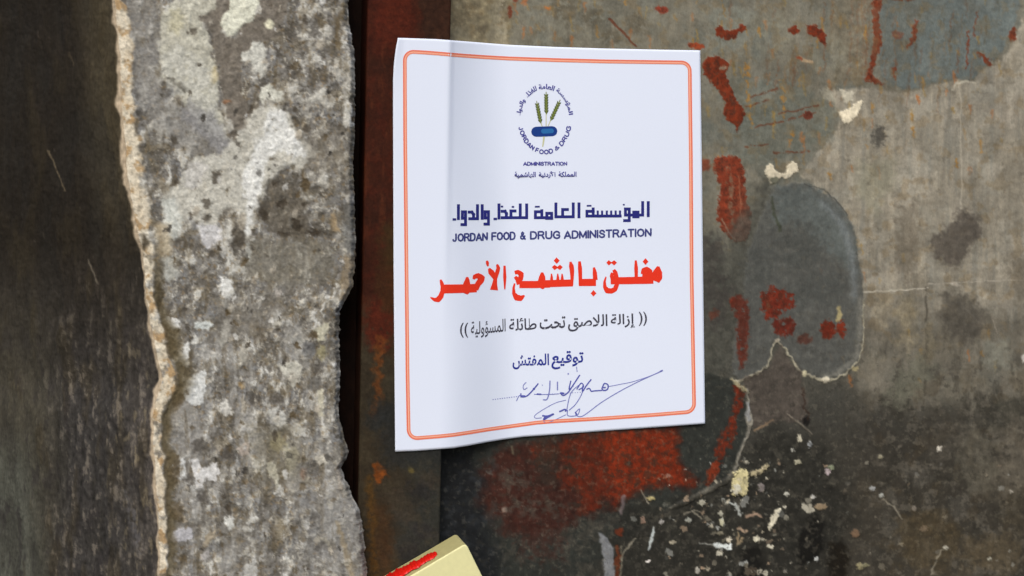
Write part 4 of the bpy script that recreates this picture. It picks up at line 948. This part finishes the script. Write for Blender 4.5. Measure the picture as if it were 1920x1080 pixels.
I_navy = ink_mat("navy_ink", (36, 40, 116)); I_red = ink_mat("red_ink", (226, 52, 28)); I_black = ink_mat("grey_black_ink", (62, 62, 76)); I_border = ink_mat("orange_ink", (230, 132, 102))
I_pen = ink_mat("blue_pen", (118, 124, 186)); I_pen2 = ink_mat("blue_pen_dark", (82, 88, 168)); I_green = ink_mat("wheat_green_ink", (116, 128, 60)); I_green2 = ink_mat("wheat_dark_ink", (78, 92, 44)); I_band = ink_mat("band_blue_ink", (18, 56, 128)); I_band2 = ink_mat("band_light_blue_ink", (38, 104, 164)); I_stem = ink_mat("stem_ink", (190, 192, 150))
I_ring = ink_mat("emblem_ink", (66, 66, 146))

def border(name, dx, w, mat, off=INK_OFF):
    base = [(779, 96), (800, 96.5), (820, 98), (867, 102), (910, 105), (955, 107.5), (1040, 110.5), (1135, 113), (1276, 115)]
    x0 = 760; pts = []
    def arc(cx, cy, r, a0, a1):
        return [(cx + r * math.cos(math.radians(a)), cy - r * math.sin(math.radians(a))) for a in np.linspace(a0, a1, 8)]
    r = 18
    pts += arc(757 + r, 95 + r, r, 180, 90)
    pts += base[1:]
    pts += arc(1295.5 - r, 115 + r, r, 90, 0)
    pts += [(1297.5, 300), (1299, 520)]
    pts += arc(1303.5 - r, 775 - r, r, 0, -88)
    pts += [(1225, 780), (1132, 786.5), (1039, 792), (1007, 794.5), (960, 801), (914, 807.5), (880, 813), (850, 817.5), (820, 820.5), (795, 822.5)]
    pts += arc(764 + r, 823.5 - r, r, -90, -180)
    pts += [(762, 700), (760, 500), (757.5, 250)]
    pts.append(pts[0])
    P = np.array(pts); c = np.array((1028, 458.))
    # inset along the local normal
    T = np.gradient(P, axis=0); T /= np.maximum(np.hypot(T[:, 0], T[:, 1]), 1e-6)[:, None]; N = np.stack([-T[:, 1], T[:, 0]], -1)
    P = P + N * dx; P[-1] = P[0]
    ink = Ink(); ink.stroke(P, w, step=5); ink.build(name, mat, paper, off)
border("border_line", 2.3, 5.0, ink_mat("pale_salmon_ink", (240, 174, 150)), INK_OFF - .00005)
border("border_line", 0.0, 2.8, ink_mat("outer_border_ink", (228, 116, 88)))
border("border_line", 4.6, 2.0, I_border)

# --- geometric Arabic heading
def heading():
    ink = Ink(); W = 5.5
    def S(ox, P, w=W): ink.square([(ox + a / 9.143, 360 + b / 9.143) for a, b in P], w)
    A = 830; B = 1030
    S(A, [(190, 470), (212, 470)], 4.5)
    S(A, [(270, 235), (270, 455)]); S(A, [(338, 340), (392, 340), (392, 560), (330, 560)]); S(A, [(338, 340), (338, 450), (392, 450)])
    S(A, [(455, 345), (500, 345), (530, 385), (530, 450)]); S(A, [(465, 458), (597, 458), (597, 235)]); S(A, [(678, 235), (678, 450)])
    S(A, [(730, 338), (785, 338), (785, 550), (725, 550)]); S(A, [(730, 338), (730, 445), (785, 445)]); S(A, [(892, 462), (912, 462)], 4.5)
    S(A, [(965, 222), (965, 445)]); S(A, [(1012, 250), (1022, 250)], 3.4); S(A, [(1020, 330), (1070, 330), (1092, 370), (1092, 440)]); S(A, [(1020, 440), (1440, 440), (1440, 222)]); S(A, [(1330, 222), (1330, 440)])
    S(A, [(1240, 325), (1170, 325), (1170, 440)]); S(A, [(1200, 255), (1210, 255)], 3.4)
    S(A, [(1590, 338), (1590, 440)]); S(A, [(1590, 338), (1700, 338)]); S(A, [(1700, 320), (1700, 440)]); S(A, [(1590, 440), (1870, 440)]); S(A, [(1595, 252), (1650, 252)], 3.2)
    S(A, [(1785, 365), (1785, 452), (1868, 452), (1868, 365), (1785, 365)])
    S(B, [(112, 205), (112, 425), (410, 425), (410, 205)]); S(B, [(310, 300), (228, 300), (228, 425)]); S(B, [(508, 205), (508, 425)])
    S(B, [(645, 330), (645, 412), (1215, 412)]); S(B, [(645, 330), (752, 330)]); S(B, [(752, 290), (752, 412)]); S(B, [(655, 236), (708, 236)], 3.2)
    for xx in (830, 905, 985, 1060, 1137, 1212): S(B, [(xx, 335), (xx, 410)], 3.9)
    S(B, [(1305, 290), (1370, 290), (1370, 490), (1290, 490)]); S(B, [(1305, 290), (1305, 395), (1600, 395), (1600, 182)]); S(B, [(1274, 218), (1280, 218)], 3)
    S(B, [(1448, 345), (1520, 345), (1520, 425), (1448, 425), (1448, 345)]); S(B, [(1696, 182), (1696, 405)])
    ink.build("arabic_heading", I_navy, paper)
heading()

def english():
    ink = Ink()
    for w, a, b in (("JORDAN", 848, 915), ("FOOD", 921, 967), ("&", 974.5, 986), ("DRUG", 993.5, 1051), ("ADMINISTRATION", 1057, 1222)):
        put_caps(ink, w, a, b, -.2, 16, 3.3, curve=([848, 915, 1000, 1100, 1222], [438, 435.5, 433.3, 431.5, 427.8]))
    ink.build("english_heading", ink_mat("slate_navy_ink", (58, 64, 122)), paper)
english()

def red_line():
    ink = Ink()
    def P4(L, o): return [(o + a / 8, 470 + b / 8) for a, b in L]
    a = 790; b = 1020
    R = lambda o, L, w, cap='flat': ink.stroke(P4(L, o), np.asarray(w, float) / 8 * 1.06 + .3, cap, step=3)
    R(a, [(135, 700), (200, 735), (250, 735), (290, 690), (318, 610), (322, 540), (300, 470), (288, 435)], [12, 50, 75, 75, 62, 60, 45, 22])
    R(a, [(310, 575), (600, 570), (830, 560)], [125, 120, 118]); R(a, [(688, 395), (688, 450), (680, 520)], [30, 72, 110]); R(a, [(680, 610), (705, 648)], [90, 30])
    R(a, [(785, 430), (800, 390), (850, 375), (905, 410), (890, 450), (850, 500), (815, 585)], [30, 60, 75, 95, 90, 80, 70]); R(a, [(905, 420), (942, 415)], [60, 30])
    R(a, [(985, 150), (992, 190), (1000, 235)], [30, 42, 20])
    R(a, [(1015, 265), (1045, 320), (1090, 380), (1112, 430)], [30, 82, 70, 50]); R(a, [(1136, 205), (1155, 260), (1140, 320), (1110, 420), (1100, 500), (1090, 590)], [28, 52, 56, 50, 70, 112])
    R(a, [(1248, 225), (1252, 400), (1252, 580)], [30, 44, 16])
    R(a, [(1400, 330), (1450, 320), (1500, 350), (1490, 420), (1440, 430), (1405, 390)], [50, 60, 70, 70, 60, 40]); R(a, [(1450, 420), (1480, 500)], [80, 90])
    R(a, [(1400, 490), (1384, 560), (1388, 640), (1430, 705), (1490, 712), (1548, 672)], [20, 32, 50, 85, 80, 16])
    R(a, [(1470, 508), (1700, 508), (1930, 500)], [100, 100, 100]); R(a, [(1812, 325), (1812, 390), (1805, 470)], [30, 85, 110]); R(a, [(1815, 540), (1835, 572)], [70, 26])
    R(b, [(0, 497), (200, 490), (432, 483)], [100, 98, 98])
    for xx, t in ((112, 345), (205, 345), (270, 345)): R(b, [(xx, t), (xx + 3, 400), (xx + 3, 450)], [14, 34, 46])
    ink.poly(P4([(188, 100), (236, 150), (190, 198), (146, 150)], b)); ink.poly(P4([(118, 245), (158, 212), (200, 240), (240, 212), (282, 245), (240, 292), (200, 262), (158, 292)], b))
    R(b, [(396, 165), (410, 230), (420, 300), (422, 400), (418, 525)], [24, 66, 62, 46, 34])
    R(b, [(532, 160), (540, 260), (545, 400), (548, 525)], [34, 56, 50, 50]); R(b, [(525, 477), (780, 475)], [100, 100]); R(b, [(748, 250), (762, 330), (770, 440)], [26, 60, 62]); ink.poly(P4([(742, 590), (786, 640), (742, 688), (700, 640)], b))
    R(b, [(930, 390), (908, 470), (912, 545), (950, 600), (1010, 605), (1065, 580), (1092, 510), (1090, 420), (1070, 330), (1045, 285)], [14, 34, 50, 78, 72, 66, 60, 62, 60, 40])
    R(b, [(1025, 330), (1015, 380), (1040, 440)], [40, 50, 70]); ink.poly(P4([(935, 180), (972, 142), (1012, 172), (1052, 142), (1094, 180), (1052, 222), (1012, 188), (972, 222)], b))
    R(b, [(1000, 452), (1300, 448), (1640, 440)], [98, 100, 104]); R(b, [(1376, 145), (1382, 260), (1384, 420)], [26, 52, 42])
    R(b, [(1470, 350), (1490, 290), (1540, 275), (1590, 310), (1575, 370), (1530, 400)], [36, 56, 66, 70, 60, 60]); R(b, [(1530, 300), (1530, 400)], [90, 110]); ink.poly(P4([(1522, 112), (1566, 164), (1522, 214), (1480, 164)], b))
    R(b, [(1715, 235), (1700, 300), (1660, 360), (1620, 430)], [36, 90, 90, 90]); R(b, [(1715, 240), (1742, 330), (1738, 410), (1715, 480)], [30, 56, 66, 20]); R(b, [(1640, 400), (1730, 440)], [80, 70])
    ink.build("red_arabic_line", I_red, paper)
red_line()

def small_lines():
    ink = Ink()
    put_text(ink, "((", 862.5, 878, 605, 633, bold=.012)
    put_text(ink, shape_ar("المسؤولية"), 883, 948, 600, 632, -.10, .012)
    put_text(ink, shape_ar("طائلة"), 954.5, 1006, 596, 619, -.06, .014)
    put_text(ink, shape_ar("تحت"), 1012, 1060, 594, 616.5, -.05, .016)
    put_text(ink, shape_ar("اللاصق"), 1065, 1139, 590, 620.5, -.03, .014)
    put_text(ink, shape_ar("إزالة"), 1145, 1191, 588, 616, -.05, .014)
    put_text(ink, "))", 1197.5, 1213, 584.5, 611, bold=.012)
    ink.build("arabic_warning_line", I_black, paper)
    ink = Ink()
    put_text(ink, shape_ar("المفتش"), 961, 1029.5, 663.5, 692, -.02, .022)
    put_text(ink, shape_ar("توقيع"), 1034, 1094, 658, 692, -.02, .022)
    ink.build("signature_caption", ink_mat("royal_ink", (40, 52, 140)), paper)
small_lines()

def emblem():
    em = None
    ink = Ink(); cx, cy, rx, ry = 1021.5, 223, 48.5, 61
    put_ring(ink, shape_ar("المؤسسة"), 63, 7, cx, cy, rx, ry, 10.5, .035)
    put_ring(ink, shape_ar("العامة"), 104, 68, cx, cy, rx, ry, 10, .035)
    put_ring(ink, shape_ar("للغذاء"), 138, 109, cx, cy, rx, ry, 10.5, .035)
    put_ring(ink, shape_ar("والدواء"), 175, 143, cx, cy, rx, ry, 11, .035)
    put_caps_ring(ink, "JORDAN", 194, 243, cx, cy, rx - 2, ry + 1, 9.5, 2.1)
    put_caps_ring(ink, "FOOD", 249, 288, cx, cy, rx - 2, ry + 1, 9.5, 2.1)
    put_caps_ring(ink, "&", 294, 304, cx, cy, rx - 2, ry + 1, 8, 1.7)
    put_caps_ring(ink, "DRUG", 309, 347, cx, cy, rx - 2, ry + 1, 9.5, 2.1)
    put_caps(ink, "ADMINISTRATION", 981, 1063.5, 303, 310.8, 1.8)
    put_text(ink, shape_ar("المملكة"), 1047, 1081, 321.5, 331.5, 0, .03)
    put_text(ink, shape_ar("الأردنية"), 1010, 1041.5, 321, 334, 0, .03)
    put_text(ink, shape_ar("الهاشمية"), 964.5, 1004.5, 322, 334.5, 0, .03)
    ink.build("emblem_lettering", I_ring, paper)
    band = Ink(); band.stroke([(1005.5, 247), (1035.5, 246)], 19, 'round'); b_ = band.build("emblem_band", I_band, paper)
    b2 = Ink(); b2.stroke([(1019, 246), (1034, 245.4)], 9, 'round', step=4); b2.build("band_highlight", I_band2, b_, INK_OFF + .00005)
    st = Ink(); st.stroke([(1024, 212), (1024, 238)], 1.6); st.stroke([(1013.5, 228), (1017, 238)], 1.6); st.stroke([(1034, 222), (1027, 238)], 1.6); st.stroke([(1020, 256), (1019, 266), (1017.5, 275)], [3.4, 3, 2]); st.build("wheat_stem", I_stem, paper, INK_OFF - .00003)
    for (x0, y0, x1, y1) in ((1024, 172, 1024.5, 214), (1006, 189, 1014, 231), (1050.5, 187, 1032.5, 226)):
        e = Ink(); d = np.array((x1 - x0, y1 - y0)); L = np.hypot(*d); d = d / L; n = np.array((-d[1], d[0]))
        e.stroke([(x0, y0), (x0 + d[0] * L * .5, y0 + d[1] * L * .5), (x1, y1)], [1.2, 4.6, 2.6])
        o = e.build("wheat_ear", I_green, paper)
        g = Ink()
        for k in range(7):
            c = np.array((x0, y0)) + d * L * (.16 + .12 * k)
            for sgn in (-1, 1):
                g.disc(*(c + n * sgn * 2.3), 3.2, 1.25, math.degrees(math.atan2(-d[1], -d[0])) - sgn * 24, 8)
        g.build("grain", I_green2, o, INK_OFF + .00004)
emblem()

def signature():
    def M(L): return [(910 + a / 5.486, 670 + b / 5.486) for a, b in L]
    def cat(L, n=6):
        P = np.asarray(M(L), float)
        if len(P) < 3: return P
        Q = np.vstack([2 * P[0] - P[1], P, 2 * P[-1] - P[-2]]); out = []
        for i in range(1, len(Q) - 2):
            for t in np.linspace(0, 1, n, endpoint=False):
                a, b, c, d = Q[i - 1:i + 3]
                out.append(.5 * ((2 * b) + (-a + c) * t + (2 * a - 5 * b + 4 * c - d) * t * t + (-a + 3 * b - 3 * c + d) * t ** 3))
        out.append(P[-1]); return np.array(out)
    ink = Ink()
    for L, w in (([(1270, 300), (1400, 275), (1520, 250), (1700, 190), (1820, 135)], 1.1), ([(1820, 140), (1600, 238), (1400, 340), (1200, 460), (1060, 565), (990, 608), (940, 600), (932, 565), (970, 530), (945, 595), (850, 600), (846, 540)], 1.4),
                 ([(830, 440), (720, 470), (590, 540), (508, 600), (520, 626), (580, 622)], 1.1), ([(700, 580), (600, 640), (625, 672), (700, 650), (830, 590)], 1.1), ([(990, 265), (900, 340), (862, 420), (835, 555)], 1.4), ([(1005, 300), (990, 380), (930, 480), (862, 545)], 1.4),
                 ([(665, 240), (660, 340), (635, 430), (592, 436)], 1.8), ([(742, 250), (742, 340)], 1.8), ([(420, 255), (390, 292), (398, 330), (432, 312)], 1.3), ([(500, 380), (640, 382), (760, 375)], 1.2), ([(320, 450), (345, 400), (372, 385)], 1.4), ([(938, 96), (945, 150)], 1.2)):
        ink.stroke(cat(L), w * 1.25, step=3)
    for k in range(12): ink.disc(910 + (80 + k * 24) / 5.486, 670 + (434 - k * 3) / 5.486, 1.3, .9)
    for k in range(18): ink.disc(910 + (560 + k * 26) / 5.486, 670 + (384 - k * 1.5) / 5.486, 1.0, .7)
    ink.disc(1017, 722, 1, .8); ink.disc(1065.5, 701, 1.4, 1.8)
    ink.build("pen_signature", I_pen, paper)
    ink = Ink()
    for L, w in (([(1090, 225), (1040, 290), (1000, 350), (1005, 290)], 1.9), ([(972, 180), (900, 290), (850, 362), (800, 392), (770, 362)], 1.9), ([(880, 240), (862, 330), (905, 290)], 1.8), ([(1040, 330), (1070, 320), (1090, 348), (1120, 345), (1200, 340)], 1.8), ([(1200, 320), (1225, 270), (1262, 285), (1255, 330), (1215, 340), (1200, 315), (1240, 310)], 1.9),
                 ([(365, 370), (372, 405), (430, 395), (495, 330), (545, 268)], 1.9), ([(360, 400), (412, 402)], 3.2), ([(490, 318), (510, 330)], 2.6), ([(585, 600), (640, 605), (702, 582), (640, 618), (600, 640), (625, 600)], 2.4), ([(760, 560), (820, 535), (825, 560)], 2.2), ([(940, 330), (985, 265), (1010, 300), (960, 335)], 1.6), ([(925, 560), (940, 590)], 2.2), ([(1800, 145), (1825, 133)], 2.0), ([(530, 378), (575, 380)], 2.2), ([(780, 368), (812, 372)], 2.6)):
        ink.stroke(cat(L), w * 1.3, step=3)
    ink.build("pen_signature", I_pen2, paper, INK_OFF + .00005)
signature()

# ------------------------------------------------------------------ pale yellow block with red wax at the bottom edge
def build_block():
    root = empty("wax_sealed_block", tuple(map(float, to_plane(800, 1100, -.02))))
    tag(root, "pale yellow block with red wax smear, on the frame post below the notice", "block")
    YF, YB = -.046, Y_FRAME - .0006
    m = surf_mat("cream_plastic", .5, .25, 300, .03, .12, .0003, base=(222, 218, 164)); m2 = surf_mat("shaded_cream_side", .6, .2, 300, .05, .15, .0003, base=(176, 169, 118))  # second is the same cream with the side's shade put into its colour
    wax = surf_mat("red_wax", .4, .4, 500, .12, .35, .0006, base=(204, 22, 10), ns2=200)
    C0 = np.array(to_plane(874, 1019, YF)); e1 = np.array(to_plane(905, 1082, YF)) - C0; e2 = np.array(to_plane(782, 1073, YF)) - C0
    e1[1] = e2[1] = 0; e1 /= np.linalg.norm(e1); e2 /= np.linalg.norm(e2)
    L1, L2, r = .085, .12, .003
    def outline(ins, rr):
        a = C0 + (e1 + e2) * ins; b = a + e1 * (L1 - 2 * ins); c = b + e2 * (L2 - 2 * ins); d = a + e2 * (L2 - 2 * ins)
        pts = []
        for p, u, v in ((a, e2, e1), (b, -e1, e2), (c, -e2, -e1), (d, e1, -e2)):
            for t in np.linspace(0, 1, 7):
                q0 = p + u * rr; q1 = p + v * rr
                pts.append((1 - t) ** 2 * q0 + 2 * t * (1 - t) * p + t * t * q1)
        return np.array(pts)
    rings = []
    for yy, ins in ((YF, .0008), (YF + .0002, .0003), (YF + .0007, 0), (YB, 0)):
        o = outline(ins, r); o[:, 1] = yy; rings.append(o)
    V = np.concatenate(rings); n = len(rings[0]); body = [tuple(range(n))[::-1]]; side = []
    for k in range(len(rings) - 1):
        for i in range(n):
            j = (i + 1) % n
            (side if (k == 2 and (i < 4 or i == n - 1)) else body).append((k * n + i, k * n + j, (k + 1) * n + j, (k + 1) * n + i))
    body.append(tuple((len(rings) - 1) * n + i for i in range(n)))
    mesh_obj("block_body", V, body, m, root, smooth=False)
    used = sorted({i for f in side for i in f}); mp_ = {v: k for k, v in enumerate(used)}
    mesh_obj("shaded_side", V[used], [tuple(mp_[i] for i in f) for f in side], m2, root, smooth=False)
    # wax bead lying on the upper side
    path = [(819, 1036), (810, 1042), (798, 1048), (786, 1056), (774, 1061), (760, 1069), (746, 1077), (730, 1087), (704, 1102)]
    wid = [6, 7.5, 7, 9.5, 8, 11, 12, 10, 7]
    P = resamp(path, 90); Wd = np.interp(np.linspace(0, 1, 90), np.linspace(0, 1, len(wid)), wid) * (1 + .25 * fbm(np.arange(90.), np.zeros(90), 7, 3, 130))
    Wd[0] *= .2; Wd[1] *= .65; Wd[2] *= .85
    Dr = rays(P[:, 0], P[:, 1]); tt = ((C0 - Cn) @ e1) / (Dr @ e1); cen = Cn + Dr * tt[:, None]
    cen[:, 1] = np.clip(cen[:, 1], YF + .003, YB - .003)
    G = []
    yv = np.array((0, 1., 0))
    for i in range(90):
        rr = Wd[i] * .00052
        for k in range(11):
            a = math.pi * k / 10
            G.append(cen[i] + yv * math.cos(a) * rr * 1.5 - e1 * (math.sin(a) * rr * .45 * (1 + .2 * math.sin(i * 1.3)) - .0002))
    mesh_obj("wax_smear", np.array(G), grid_faces(90, 11), wax, root)
build_block()
reparent_keep()
